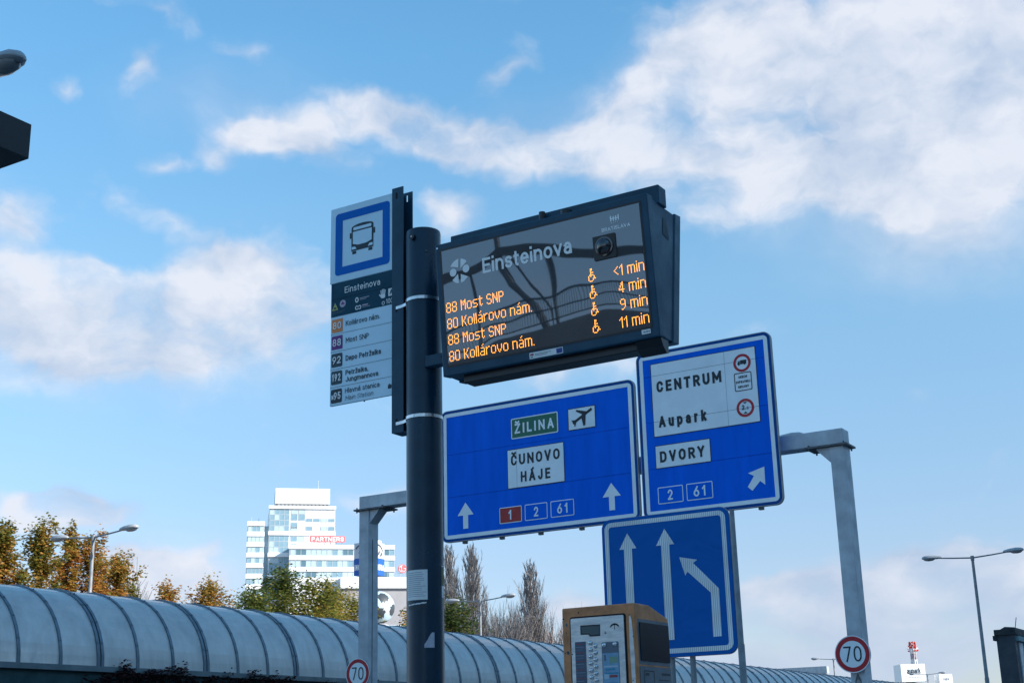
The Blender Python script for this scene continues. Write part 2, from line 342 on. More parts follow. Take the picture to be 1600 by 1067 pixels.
def leaf_mat(name, stops, trans=0.48):
    """foliage: the tint of each leaf comes from a face attribute"""
    m = bpy.data.materials.new(name); m.use_nodes = True
    nt = m.node_tree; out = nt.nodes['Material Output']; nt.nodes.remove(nt.nodes['Principled BSDF'])
    N = nt.nodes.new; L = nt.links.new
    a = N('ShaderNodeAttribute'); a.attribute_name = 'tint'
    c = N('ShaderNodeValToRGB'); c.color_ramp.interpolation = 'LINEAR'
    els = c.color_ramp.elements
    els[0].position = 0; els[0].color = (*stops[0], 1); els[1].position = 1; els[1].color = (*stops[-1], 1)
    for i, s in enumerate(stops[1:-1]):
        e = els.new((i + 1) / (len(stops) - 1)); e.color = (*s, 1)
    L(a.outputs['Fac'], c.inputs[0])
    d = N('ShaderNodeBsdfPrincipled'); d.inputs['Roughness'].default_value = 0.6; d.inputs['Specular IOR Level'].default_value = 0.3
    t = N('ShaderNodeBsdfTranslucent')
    L(c.outputs[0], d.inputs['Base Color']); L(c.outputs[0], t.inputs[0])
    mx = N('ShaderNodeMixShader'); mx.inputs[0].default_value = trans
    L(d.outputs[0], mx.inputs[1]); L(t.outputs[0], mx.inputs[2]); L(mx.outputs[0], out.inputs['Surface'])
    MATS[name] = m
leaf_mat('leaf_autumn', [(0.13, 0.15, 0.03), (0.28, 0.25, 0.05), (0.50, 0.29, 0.06), (0.56, 0.25, 0.07), (0.36, 0.14, 0.04)])
leaf_mat('leaf_turning', [(0.08, 0.115, 0.03), (0.16, 0.19, 0.04), (0.28, 0.26, 0.05), (0.42, 0.31, 0.06), (0.32, 0.18, 0.045)])
leaf_mat('leaf_green', [(0.04, 0.075, 0.02), (0.07, 0.10, 0.028), (0.13, 0.15, 0.03), (0.22, 0.16, 0.03), (0.22, 0.08, 0.025)])
leaf_mat('leaf_wine', [(0.02, 0.022, 0.014), (0.03, 0.012, 0.012), (0.055, 0.012, 0.016), (0.07, 0.02, 0.02), (0.03, 0.03, 0.012)])
leaf_mat('leaf_last', [(0.10, 0.085, 0.02), (0.16, 0.12, 0.03), (0.20, 0.13, 0.06)])

# ------------------------------------------------------------------ mesh helpers
BASE = {}
def tag(o, label, cat, group=None):
    o['label'] = label; o['category'] = cat
    if group: o['group'] = group
    return o

def thing(name, label, cat, loc, rotz=0.0, group=None):
    o = bpy.data.objects.new(name, None); o.empty_display_size = 0.2
    COL.objects.link(o); o.location = loc; o.rotation_euler = (0, 0, rotz)
    BASE[o] = Vector(loc)
    return tag(o, label, cat, group)

class MB:
    def __init__(s): s.v = []; s.f = []; s.t = []
    def face(s, pts, tint=None):
        k = len(s.v); s.v.extend([tuple(p) for p in pts]); s.f.append(tuple(range(k, k + len(pts))))
        if tint is not None: s.t.append(tint)
    def box(s, x0, x1, y0, y1, z0, z1):
        k = len(s.v)
        s.v += [(x0, y0, z0), (x1, y0, z0), (x1, y1, z0), (x0, y1, z0), (x0, y0, z1), (x1, y0, z1), (x1, y1, z1), (x0, y1, z1)]
        for q in ((0, 3, 2, 1), (4, 5, 6, 7), (0, 1, 5, 4), (1, 2, 6, 5), (2, 3, 7, 6), (3, 0, 4, 7)):
            s.f.append(tuple(k + i for i in q))
        return s
    def prism(s, loop, fn, d0, d1):
        """loop of (u,v) extruded from d0 to d1, mapped by fn(u,v,d)"""
        k = len(s.v); n = len(loop)
        s.v += [tuple(fn(u, v, d0)) for u, v in loop] + [tuple(fn(u, v, d1)) for u, v in loop]
        s.f.append(tuple(k + i for i in range(n))[::-1]); s.f.append(tuple(k + n + i for i in range(n)))
        for i in range(n):
            j = (i + 1) % n
            s.f.append((k + i, k + j, k + n + j, k + n + i))
        return s
    def tube(s, pts, rads, n=8, cap=True):
        pts = [Vector(p) for p in pts]
        if isinstance(rads, (int, float)): rads = [rads] * len(pts)
        k = len(s.v); up = None
        for i, p in enumerate(pts):
            d = (pts[min(i + 1, len(pts) - 1)] - pts[max(i - 1, 0)]).normalized()
            if up is None:
                up = Vector((0, 0, 1)) if abs(d.z) < 0.9 else Vector((1, 0, 0))
            a = d.cross(up).normalized(); b = a.cross(d).normalized()
            for j in range(n):
                th = 2 * math.pi * j / n
                s.v.append(tuple(p + a * (math.cos(th) * rads[i]) + b * (math.sin(th) * rads[i])))
        for i in range(len(pts) - 1):
            for j in range(n):
                j2 = (j + 1) % n
                s.f.append((k + i * n + j, k + i * n + j2, k + (i + 1) * n + j2, k + (i + 1) * n + j))
        if cap:
            s.f.append(tuple(k + j for j in range(n))[::-1])
            e = k + (len(pts) - 1) * n
            s.f.append(tuple(e + j for j in range(n)))
        return s
    def build(s, name, m, parent=None, base=None, smooth=False, local=False, bevel=0.0):
        b = Vector((0, 0, 0)) if local else (BASE[parent] if parent is not None else Vector(base or (0, 0, 0)))
        me = bpy.data.meshes.new(name)
        me.from_pydata([(x - b.x, y - b.y, z - b.z) for x, y, z in s.v], [], s.f)
        if s.t:
            at = me.attributes.new('tint', 'FLOAT', 'FACE'); at.data.foreach_set('value', s.t)
        me.materials.append(MATS[m] if isinstance(m, str) else m)
        if smooth:
            me.polygons.foreach_set('use_smooth', [True] * len(me.polygons))
            try: me.set_sharp_from_angle(angle=R_(40))
            except Exception: pass
        o = bpy.data.objects.new(name, me); COL.objects.link(o)
        if parent is not None:
            o.parent = parent; BASE[o] = BASE.get(parent, b)
        else:
            o.location = b; BASE[o] = b
        if bevel:
            md = o.modifiers.new('bevel', 'BEVEL'); md.width = bevel; md.segments = 2; md.limit_method = 'ANGLE'
        return o

def copy_tree(o, parent=None):
    c = o.copy(); COL.objects.link(c)
    if parent is not None: c.parent = parent
    for ch in list(o.children):
        if ch is not c: copy_tree(ch, c)
    return c

def rrect(x0, x1, z0, z1, r, n=5):
    if r <= 0: return [(x0, z0), (x1, z0), (x1, z1), (x0, z1)]
    out = []
    for cx, cz, a in ((x1 - r, z0 + r, -90), (x1 - r, z1 - r, 0), (x0 + r, z1 - r, 90), (x0 + r, z0 + r, 180)):
        for i in range(n + 1):
            t = R_(a + 90 * i / n); out.append((cx + r * math.cos(t), cz + r * math.sin(t)))
    return out
def circ(cx, cz, r, n=32, rz=None):
    rz = rz or r
    return [(cx + r * math.cos(2 * math.pi * i / n), cz + rz * math.sin(2 * math.pi * i / n)) for i in range(n)]
def PY(Y): return lambda u, v, o: (u, Y - o, v)
def PX(X): return lambda u, v, o: (X + o, u, v)      # u runs along Y, faces +X

def decal(name, polys, P, m, parent, off=0.004, step=0.0002):
    """flat print on a surface"""
    mb = MB()
    for i, pl in enumerate(polys): mb.face([P(u, v, off + step * i) for u, v in pl])
    return mb.build(name, m, parent)
def ring(outer, inner):
    n = len(outer)
    return [[outer[i], outer[(i + 1) % n], inner[(i + 1) % n], inner[i]] for i in range(n)]
def frame(name, outer, inner, P, m, parent, off=0.004):
    return decal(name, ring(outer, inner), P, m, parent, off, 0)

# ------------------------------------------------------------------ stroke lettering (grotesque capitals and small letters)
def E(cx, cy, rx, ry, a0, a1, n=None):
    n = n or max(4, int(abs(a1 - a0) / 18))
    return [(cx + rx * math.cos(R_(a0 + (a1 - a0) * i / n)), cy + ry * math.sin(R_(a0 + (a1 - a0) * i / n))) for i in range(n + 1)]
XH = 0.72
BOWL = E(.5, .36, .5, .36, 0, 360)
ARCH = lambda x0, x1: E((x0 + x1) / 2, .42, (x1 - x0) / 2, .30, 180, 0)
OO = E(.5, .62, .5, .38, 0, 180) + E(.5, .38, .5, .38, 180, 360) + [(1, .62)]
G = {
 'A': (.66, [[(0, 0), (.5, 1), (1, 0)], [(.17, .3), (.83, .3)]]),
 'B': (.60, [[(0, 0), (0, 1), (.55, 1)] + E(.58, .76, .38, .24, 80, -80) + [(0, .52)], [(.55, .52)] + E(.58, .26, .42, .26, 80, -80) + [(0, 0)]]),
 'C': (.60, [E(.5, .64, .5, .36, 18, 180) + E(.5, .36, .5, .36, 180, 342)]),
 'D': (.62, [[(0, 0), (0, 1), (.45, 1)] + E(.45, .6, .55, .4, 80, 0) + E(.45, .4, .55, .4, 0, -80) + [(.45, 0), (0, 0)]]),
 'E': (.53, [[(1, 1), (0, 1), (0, 0), (1, 0)], [(0, .52), (.88, .52)]]),
 'H': (.62, [[(0, 0), (0, 1)], [(1, 0), (1, 1)], [(0, .52), (1, .52)]]),
 'I': (.16, [[(.5, 0), (.5, 1)]]),
 'J': (.50, [[(1, 1), (1, .32)] + E(.5, .32, .5, .32, 0, -165)]),
 'K': (.62, [[(0, 0), (0, 1)], [(1, 1), (.02, .42)], [(.32, .6), (1, 0)]]),
 'L': (.50, [[(0, 1), (0, 0), (1, 0)]]),
 'M': (.78, [[(0, 0), (0, 1), (.5, .3), (1, 1), (1, 0)]]),
 'N': (.64, [[(0, 0), (0, 1), (1, 0), (1, 1)]]),
 'O': (.64, [OO]),
 'P': (.58, [[(0, 0), (0, 1), (.52, 1)] + E(.55, .74, .45, .26, 80, -80) + [(.52, .48), (0, .48)]]),
 'R': (.60, [[(0, 0), (0, 1), (.52, 1)] + E(.55, .74, .45, .26, 80, -80) + [(.52, .48), (0, .48)], [(.5, .46), (1, 0)]]),
 'S': (.58, [E(.5, .75, .47, .25, 22, 270) + E(.5, .25, .5, .25, 90, -158)]),
 'T': (.58, [[(0, 1), (1, 1)], [(.5, 0), (.5, 1)]]),
 'U': (.62, [[(0, 1), (0, .36)] + E(.5, .36, .5, .36, 180, 360) + [(1, 1)]]),
 'V': (.64, [[(0, 1), (.5, 0), (1, 1)]]),
 'Y': (.62, [[(0, 1), (.5, .46), (1, 1)], [(.5, .46), (.5, 0)]]),
 'Z': (.58, [[(0, 1), (1, 1), (0, 0), (1, 0)]]),
 '0': (.56, [OO]),
 '1': (.36, [[(0, .76), (.8, 1), (.8, 0)]]),
 '2': (.56, [E(.5, .70, .48, .30, 165, -32) + [(0, 0), (1, 0)]]),
 '5': (.56, [[(.92, 1), (.14, 1), (.06, .5)] + E(.48, .31, .5, .31, 125, -155)]),
 '6': (.56, [[(.74, 1), (.1, .5)], E(.5, .30, .5, .30, 0, 360)]),
 '7': (.54, [[(0, 1), (1, 1), (.36, 0)]]),
 '8': (.56, [E(.5, .76, .43, .24, 0, 360), E(.5, .26, .5, .26, 0, 360)]),
 '9': (.56, [[(.26, 0), (.9, .5)], E(.5, .70, .5, .30, 0, 360)]),
 'a': (.52, [E(.46, .48, .42, .24, 155, 0) + [(.9, 0)], [(.9, .42), (.42, .42)] + E(.42, .21, .42, .21, 90, 270) + [(.6, .0), (.9, .14)]]),
 'b': (.55, [[(0, 0), (0, 1)], BOWL]),
 'c': (.50, [E(.5, .36, .5, .36, 42, 318)]),
 'd': (.55, [[(1, 0), (1, 1)], BOWL]),
 'e': (.53, [[(.03, .37), (1, .37)] + E(.5, .36, .5, .36, 3, 312)]),
 'g': (.55, [BOWL, [(1, .72), (1, -.05)] + E(.5, -.05, .5, .22, 0, -150)]),
 'h': (.52, [[(0, 0), (0, 1)], [(0, .42)] + ARCH(0, 1) + [(1, 0)]]),
 'i': (.15, [[(.5, 0), (.5, .66)], [(.5, 1.03), (.5, 1.04)]]),
 'j': (.20, [[(.7, .72), (.7, -.2), (.2, -.25)], [(.7, .95), (.7, .96)]]),
 'k': (.50, [[(0, 0), (0, 1)], [(.95, .72), (.02, .24)], [(.34, .42), (1, 0)]]),
 'l': (.15, [[(.5, 0), (.5, 1)]]),
 'm': (.84, [[(0, 0), (0, .72)], [(0, .42)] + ARCH(0, .5) + [(.5, 0)], [(.5, .42)] + ARCH(.5, 1) + [(1, 0)]]),
 'n': (.52, [[(0, 0), (0, .72)], [(0, .42)] + ARCH(0, 1) + [(1, 0)]]),
 'o': (.55, [BOWL]),
 'p': (.55, [[(0, -.25), (0, .72)], BOWL]),
 'r': (.36, [[(0, 0), (0, .72)], [(0, .38)] + E(.75, .38, .75, .32, 170, 85)]),
 's': (.48, [E(.5, .54, .44, .18, 25, 270) + E(.5, .18, .48, .18, 90, -155)]),
 't': (.34, [[(.38, .95), (.38, .2)] + E(.75, .2, .37, .2, 180, 275), [(0, .70), (.95, .70)]]),
 'u': (.52, [[(0, .72), (0, .30)] + E(.5, .30, .5, .30, 180, 360) + [(1, .72)], [(1, .3), (1, 0)]]),
 'v': (.52, [[(0, .72), (.5, 0), (1, .72)]]),
 'y': (.52, [[(0, .72), (.5, 0)], [(1, .72), (.4, -.2), (.1, -.25)]]),
 'z': (.48, [[(0, .72), (1, .72), (0, 0), (1, 0)]]),
 '.': (.15, [[(.5, 0), (.5, .02)]]),
 ',': (.16, [[(.6, .02), (.3, -.16)]]),
 ' ': (.26, []),
}
def acc(base, kind, dy):
    w, p = G[base]
    mark = [[(.14, dy + .16), (.5, dy), (.86, dy + .16)]] if kind == 'v' else [[(.40, dy), (.72, dy + .17)]]
    return (w, p + mark)
G['Č'] = acc('C', 'v', 1.16); G['Ž'] = acc('Z', 'v', 1.16); G['Á'] = acc('A', "'", 1.16)
G['ž'] = acc('z', 'v', .92); G['á'] = acc('a', "'", .90); G['ř'] = acc('r', 'v', .92)
def stroke_run(pts, t):
    pts = [Vector(p) for p in pts]
    q = [pts[0]]
    for p in pts[1:]:
        if (p - q[-1]).length > 1e-6: q.append(p)
    pts = q
    if len(pts) < 2: return []
    closed = (pts[0] - pts[-1]).length < 1e-5
    if closed: pts = pts[:-1]
    n = len(pts); L = []; Rr = []
    for i in range(n):
        if closed: a, b = pts[i - 1], pts[(i + 1) % n]; d0 = (pts[i] - a).normalized(); d1 = (b - pts[i]).normalized()
        else:
            d0 = (pts[i] - pts[i - 1]).normalized() if i > 0 else None
            d1 = (pts[i + 1] - pts[i]).normalized() if i < n - 1 else None
            if d0 is None: d0 = d1
            if d1 is None: d1 = d0
        n0 = Vector((-d0.y, d0.x)); n1 = Vector((-d1.y, d1.x)); mm = (n0 + n1)
        if mm.length < 1e-4: mm = n0.copy()
        mm.normalize(); k = min(1.7, 1 / max(.3, mm.dot(n1)))
        p = pts[i]
        if not closed and i == 0: p = p - d1 * t / 2
        if not closed and i == n - 1: p = p + d0 * t / 2
        L.append(p + mm * (t / 2 * k)); Rr.append(p - mm * (t / 2 * k))
    out = []
    for i in range(n if closed else n - 1):
        j = (i + 1) % n
        out.append([tuple(Rr[i]), tuple(Rr[j]), tuple(L[j]), tuple(L[i])])
    return out
def runs(pts, t):
    """split a stroke at sharp corners so that every run keeps its full width"""
    q = [Vector(pts[0])]
    for p in pts[1:]:
        if (Vector(p) - q[-1]).length > 1e-6: q.append(Vector(p))
    cut = [0]
    for i in range(1, len(q) - 1):
        if (q[i] - q[i - 1]).normalized().dot((q[i + 1] - q[i]).normalized()) < .6: cut.append(i)
    cut.append(len(q) - 1)
    if len(cut) == 2: return [stroke_run(q, t)]
    return [stroke_run(q[a:b + 1], t) for a, b in zip(cut, cut[1:])]
def stroke(pts, t): return [f for r in runs(pts, t) for f in r]
def lettering(name, s, x0, x1, base, cap, P, m, parent, weight=.15, gap=.16, off=0.008, shear=0.0, step=0.0002):
    t = weight * cap
    ws = [G[c][0] for c in s]
    gaps = gap * cap * (len(s) - 1)
    fixed = sum(t for c in s if c in 'Iil.,1'and False)
    cond = ((x1 - x0) - gaps - fixed) / (sum(ws) * cap)
    mb = MB(); x = x0; k = 0
    for c in s:
        w, paths = G[c]; W_ = w * cap * cond
        for pth in paths:
            pp = [(x + t / 2 + gx * max(W_ - t, 0.0) + (0 if W_ > t else (W_ - t) / 2), base + t / 2 + gy * (cap - t)) for gx, gy in pth]
            if shear: pp = [(a + (b - base) * shear, b) for a, b in pp]
            for rn in runs(pp, t):
                for q in rn: mb.face([P(u, v, off + step * k) for u, v in q])
                k = (k + 1) % 5
        x += W_ + gap * cap
    return mb.build(name, m, parent)

# ------------------------------------------------------------------ ground and road
def slab(name, m, x0, x1, y0, y1, z0, z1):
    o = MB().box(x0, x1, y0, y1, z0, z1).build(name, m); o['kind'] = 'structure'; return o
slab('ground', 'ground', -1500, 1500, -1500, 1500, -1.0, -0.004)
slab('road', 'asphalt', -21.0, -6.6, -300, 600, -0.5, 0.004)
slab('pavement', 'paving', -6.45, 12, -60, 90, -0.4, 0.13)
slab('kerb', 'kerb', -6.6, -6.45, -60, 90, -0.4, 0.135)
for k, x in enumerate((-10.2, -13.8, -17.4)):
    mb = MB()
    for i in range(40): mb.box(x - .06, x + .06, -60 + i * 9, -57 + i * 9, 0.006, 0.009)
    o = mb.build('lane_marking', 'road_paint'); o['kind'] = 'structure'

# ------------------------------------------------------------------ bus stop pole
PX_, PY_ = -4.026, 5.725
pole = thing('bus_stop_pole', 'thick dark round steel pole carrying the departure display and stop flag', 'pole', (PX_, PY_, 0.13))
mb = MB(); n = 48
zs = [0.13, 4.372, 4.386, 4.386, 4.36]; rs = [.0955, .0955, .0925, .088, .086]
for z, r in zip(zs, rs):
    for j in range(n): mb.v.append((PX_ + r * math.cos(2 * math.pi * j / n), PY_ + r * math.sin(2 * math.pi * j / n), z))
for i in range(4):
    for j in range(n): mb.f.append((i * n + j, i * n + (j + 1) % n, (i + 1) * n + (j + 1) % n, (i + 1) * n + j))
mb.f.append(tuple(4 * n + j for j in range(n)))
mb.build('shaft', 'anthracite_pole', pole, smooth=True)
MB().tube([(PX_, PY_, .131), (PX_, PY_, .155)], .2, 40).build('base_plate', 'anthracite', pole, smooth=True)
def on_pole(ang, z, r=.0955):          # ang measured from -Y towards +X
    return (PX_ + r * math.sin(ang), PY_ - r * math.cos(ang), z)
CA = math.atan2(-PX_, PY_)             # bearing from the pole to the camera
def wrap(name, a0, a1, z0, z1, m, par, r=.0967, n=10, edge=None, top=None):
    mb = MB()
    for i in range(n):
        t0 = a0 + (a1 - a0) * i / n; t1 = a0 + (a1 - a0) * (i + 1) / n
        zt0, zt1 = (z1, z1) if top is None else (top(i / n), top((i + 1) / n))
        zb0, zb1 = (z0, z0) if edge is None else (edge(i / n), edge((i + 1) / n))
        mb.face([on_pole(t0, zb0, r), on_pole(t1, zb1, r), on_pole(t1, zt1, r), on_pole(t0, zt0, r)])
    return mb.build(name, m, par)
A = lambda k: CA + math.asin(max(-1, min(1, k)))       # k = -1..1 across the visible width
nt_ = wrap('notice', A(-.93), A(.12), 2.387, 2.537, 'paper', pole)
random.seed(3)
for i in range(13):
    z = 2.522 - i * .0098
    a, b = -.88, random.uniform(-.25, .06)
    wrap('text_line', A(a), A(b), z, z + .0022, 'paper_ink', nt_, r=.0972, n=6)
random.seed(5)
wrap('torn_tape', A(-.86), A(.1), 2.33, 2.365, 'flag_ink', pole, r=.0966,
     edge=lambda t: 2.342 + .004 * math.sin(t * 9) + random.uniform(-.003, .003), top=lambda t: 2.362 + .008 * t + random.uniform(-.003, .003))
wrap('tape_edge', A(-.86), A(.06), 2.36, 2.366, 'paper', pole, r=.0969, edge=lambda t: 2.360 + .009 * t + random.uniform(-.001, .002), top=lambda t: 2.3655 + .009 * t + random.uniform(-.001, .002))
wrap('torn_sticker', A(-.06), A(.46), 2.152, 2.226, 'sticker_grey', pole, r=.0967, n=8, top=lambda t: 2.166 + .062 * min(1, t * 1.35) + random.uniform(-.003, .002))
wrap('sticker_strip', A(.86), A(.965), 2.40, 2.56, 'paper', pole, r=.0967, n=4)
wrap('sticker_band', A(.84), A(.965), 2.46, 2.555, 'olive_sticker', pole, r=.0970, n=4)
# threaded boss near the top
b0 = Vector(on_pole(CA - .62, 4.33)); dn = (b0 - Vector((PX_, PY_, 4.33))).normalized()
MB().tube([b0 - dn * .01, b0 + dn * .016], .0165, 20).build('threaded_boss', 'black_plastic', pole, smooth=True)
MB().tube([b0 + dn * .012, b0 + dn * .0185], .006, 8).build('bolt', 'galvanised', pole)
b1 = Vector(on_pole(CA + .15, 4.245)); MB().tube([b1, b1 + Vector((.002, -.006, 0))], .005, 10).build('rivet', 'galvanised_dark', pole)

# ------------------------------------------------------------------ bus stop flag
flag = thing('bus_stop_flag', 'grey bus stop flag with blue bus pictogram and route list on the pole', 'bus stop sign', (-4.19, 5.73, 3.28))
Y0 = 5.72
ch = MB()
ch.box(-4.225, -4.150, 5.705, 5.712, 3.29, 4.688).box(-4.225, -4.218, 5.7121, 5.7929, 3.29, 4.679)
ch.box(-4.225, -4.150, 5.793, 5.80, 3.29, 4.630).box(-4.225, -4.192, 5.793, 5.80, 4.6301, 4.672).box(-4.180, -4.150, 5.793, 5.80, 4.6301, 4.672).box(-4.225, -4.150, 5.793, 5.80, 4.6721, 4.687)
cho = ch.build('channel_post', 'anthracite', flag)
MB().box(-4.2249, -4.1501, 5.7051, 5.7999, 3.283, 3.2899).build('end_plate', 'anthracite', cho)
for z in (4.64, 3.975, 3.34): MB().box(-4.199, -4.188, 5.7035, 5.7055, z - .018, z + .018).build('slot', 'dark_slot', cho)
for z in (3.985, 3.337):
    mb = MB(); pts = []
    for i in range(25):
        a = R_(-100 + 235 * i / 24)
        pts.append((PX_ + .0985 * math.sin(a), PY_ - .0985 * math.cos(a), z))
    pts = [(-4.196, 5.7025, z - .006), (-4.15, 5.699, z - .004)] + pts[3:]
    for i in range(len(pts) - 1):
        (x0, y0, za), (x1, y1, zb) = pts[i], pts[i + 1]
        mb.face([(x0, y0, za - .0085), (x1, y1, zb - .0085), (x1, y1, zb + .0085), (x0, y0, za + .0085)])
    mb.build('steel_strap', 'steel_strap', flag, smooth=True)
up = MB().box(-4.673, -4.2255, 5.720, 5.738, 4.2155, 4.671).build('pictogram_panel', 'flag_grey', flag, bevel=.002)
lo = MB().box(-4.663, -4.2255, 5.7215, 5.737, 3.5005, 4.2125).build('route_panel', 'flag_grey', flag, bevel=.0015)
P = PY(Y0)
F = lambda k: .0012 * k
frame('blue_frame', rrect(-4.637, -4.251, 4.256, 4.632, .022), [(max(-4.585, min(-4.301, u)), max(4.304, min(4.585, v))) for u, v in rrect(-4.637, -4.251, 4.256, 4.632, .022)], P, 'flag_blue', up, F(1))
bx0, bx1 = -4.521, -4.365
cxb = (bx0 + bx1) / 2
outer = [(bx0, 4.382), (bx1, 4.382), (bx1, 4.522)] + E(cxb, 4.522, (bx1 - bx0) / 2, .020, 0, 180, 10)[1:]
bus = decal('bus_pictogram', [outer], P, 'flag_ink', up, F(1))
decal('bus_windscreen', [[(bx0 + .011, 4.425), (cxb - .03, 4.414), (cxb + .03, 4.414), (bx1 - .011, 4.425), (bx1 - .011, 4.497), (bx0 + .011, 4.497)]], P, 'flag_grey', bus, F(2))
decal('bus_destination_box', [rrect(bx0 + .014, bx1 - .014, 4.506, 4.524, .006)], P, 'flag_grey', bus, F(2))
for s_ in (-1, 1):
    x = cxb + s_ * .057
    decal('bus_headlight', [[(x - .017, 4.391), (x + .017, 4.391), (x + .017 if s_ > 0 else x + .006, 4.407), (x - .006 if s_ > 0 else x - .017, 4.407)]], P, 'flag_grey', bus, F(2))
    decal('bus_wheel', [rrect(x - .014, x + .014, 4.363, 4.380, .002)], P, 'flag_ink', bus, F(1))
    x = cxb + s_ * .0845
    decal('bus_mirror', [rrect(x - .0055, x + .0055, 4.46, 4.495, .003)], P, 'flag_ink', bus, F(1))
hd = decal('header_band', [[(-4.6625, 4.014), (-4.226, 4.014), (-4.226, 4.2125), (-4.6625, 4.2125)]], PY(5.7215), 'flag_navy', lo, F(1))
P = PY(5.7215)
decal('header_joint', [[(-4.6625, 4.116), (-4.226, 4.116), (-4.226, 4.118), (-4.6625, 4.118)]], P, 'dark_slot', hd, F(2))
lettering('stop_name', 'Einsteinova', -4.564, -4.314, 4.142, .037, P, 'flag_text_white', hd, .13, .13, F(3))
decal('warning_triangle', [[(-4.655, 4.052), (-4.610, 4.052), (-4.6325, 4.097)]], P, 'icon_yellow', hd, F(2))
decal('triangle_mark', [rrect(-4.6415, -4.6235, 4.059, 4.070, .003)], P, 'flag_ink', hd, F(3))
decal('round_badge', [circ(-4.578, 4.083, .0215, 24)], P, 'icon_pink', hd, F(2))
decal('badge_mark', [rrect(-4.590, -4.566, 4.078, 4.086, .002), rrect(-4.583, -4.573, 4.086, 4.094, .002)], P, 'route_purple', hd, F(3))
decal('badge_caption', [rrect(-4.655, -4.565, 4.041, 4.043, 0), rrect(-4.652, -4.58, 4.034, 4.036, 0)], P, 'flag_line', hd, F(2))
frame('transport_logo', circ(-4.478, 4.085, .0125, 20, .0155), circ(-4.478, 4.085, .006, 20, .009), P, 'flag_text_white', hd, F(2))
decal('logo_caption', [rrect(-4.458, -4.392, 4.089, 4.0925, 0), rrect(-4.458, -4.412, 4.081, 4.084, 0)], P, 'icon_pink', hd, F(2))
for cx in (-4.478, -4.459):
    frame('ring_logo', circ(cx, 4.039, .0125, 20), circ(cx, 4.039, .007, 20), P, 'flag_text_white', hd, F(2))
decal('ring_caption', [rrect(-4.440, -4.400, 4.043, 4.050, 0), rrect(-4.440, -4.385, 4.034, 4.0365, 0)], P, 'icon_pink', hd, F(2))
hand = [rrect(-4.311, -4.281, 4.060, 4.084, .009)]
for i, (dx, h_) in enumerate(((-.0115, .108), (-.0035, .1125), (.0045, .1125), (.0115, .107))):
    x = -4.296 + dx; hand.append([(x - .0028, 4.078), (x + .0028, 4.078), (x + .0028 + dx * .25, h_ + 4.0), (x - .0028 + dx * .25, h_ + 4.0)])
hand.append([(-4.310, 4.066), (-4.304, 4.074), (-4.320, 4.087), (-4.323, 4.082)])
decal('hand_pictogram', hand, P, 'flag_text_white', hd, F(2), .0001)
decal('platform_badge', [rrect(-4.260, -4.2265, 4.064, 4.108, .003)], P, 'flag_text_white', hd, F(2))
lettering('platform_letter', 'A', -4.251, -4.2275, 4.071, .030, P, 'flag_navy', hd, .17, .1, F(3))
frame('clock_mark', circ(-4.294, 4.031, .0105, 16), circ(-4.294, 4.031, .007, 16), P, 'flag_text_white', hd, F(2))
lettering('number', '100', -4.274, -4.2275, 4.0215, .029, P, 'flag_text_white', hd, .11, .12, F(3))
rows = [(3.921, 3.999, 'route_orange', '80'), (3.821, 3.901, 'route_purple', '88'), (3.719, 3.798, 'route_navy', '92'), (3.619, 3.696, 'route_navy', '192'), (3.513, 3.592, 'route_black', 'N95')]
for i, (z0, z1, m_, s_) in enumerate(rows):
    bd = decal('route_badge', [rrect(-4.655, -4.577, z0, z1, .004 if i < 2 else .009)], P, m_, lo, F(1))
    if s_ == 'N95':
        lettering('route_number', 'N', -4.648, -4.634, z0 + .021, .026, P, 'flag_text_white', bd, .2, .1, F(3))
        lettering('route_number', '95', -4.632, -4.584, z0 + .019, .042, P, 'flag_text_white', bd, .16, .14, F(3))
    else:
        lettering('route_number', s_, -4.646, -4.586, z0 + .019, .042, P, 'flag_text_white', bd, .16, .14, F(3))
for z in (3.911, 3.809, 3.7065, 3.6035):
    decal('row_line', [[(-4.6625, z - .0011), (-4.226, z - .0011), (-4.226, z + .0011), (-4.6625, z + .0011)]], P, 'flag_line', lo, F(1))
for s_, a, b, z, c_, w_, sh, m_ in (('Kollárovo nám.', -4.555, -4.318, 3.947, .030, .13, 0, 'flag_ink'), ('Most SNP', -4.554, -4.394, 3.848, .030, .13, 0, 'flag_ink'), ('Depo Petržalka', -4.553, -4.309, 3.744, .030, .16, 0, 'flag_ink'),
                       ('Petržalka,', -4.553, -4.396, 3.662, .028, .16, 0, 'flag_ink'), ('Jungmannova', -4.551, -4.326, 3.623, .028, .16, 0, 'flag_ink'), ('Hlavná stanica', -4.555, -4.317, 3.559, .028, .13, 0, 'flag_ink'), ('Main Station', -4.554, -4.362, 3.518, .026, .10, .2, 'flag_line')):
    lettering('destination', s_, a, b, z, c_, P, m_, lo, w_, .10, F(2), sh)
decal('train_pictogram', [rrect(-4.262, -4.238, 3.538, 3.560, .003), rrect(-4.236, -4.2265, 3.538, 3.547, .002), rrect(-4.256, -4.250, 3.556, 3.566, .001)], P, 'flag_ink', lo, F(1))
MB().box(-4.43, -4.424, 5.725, 5.731, 3.493, 3.5005).build('drain_stub', 'anthracite', lo)

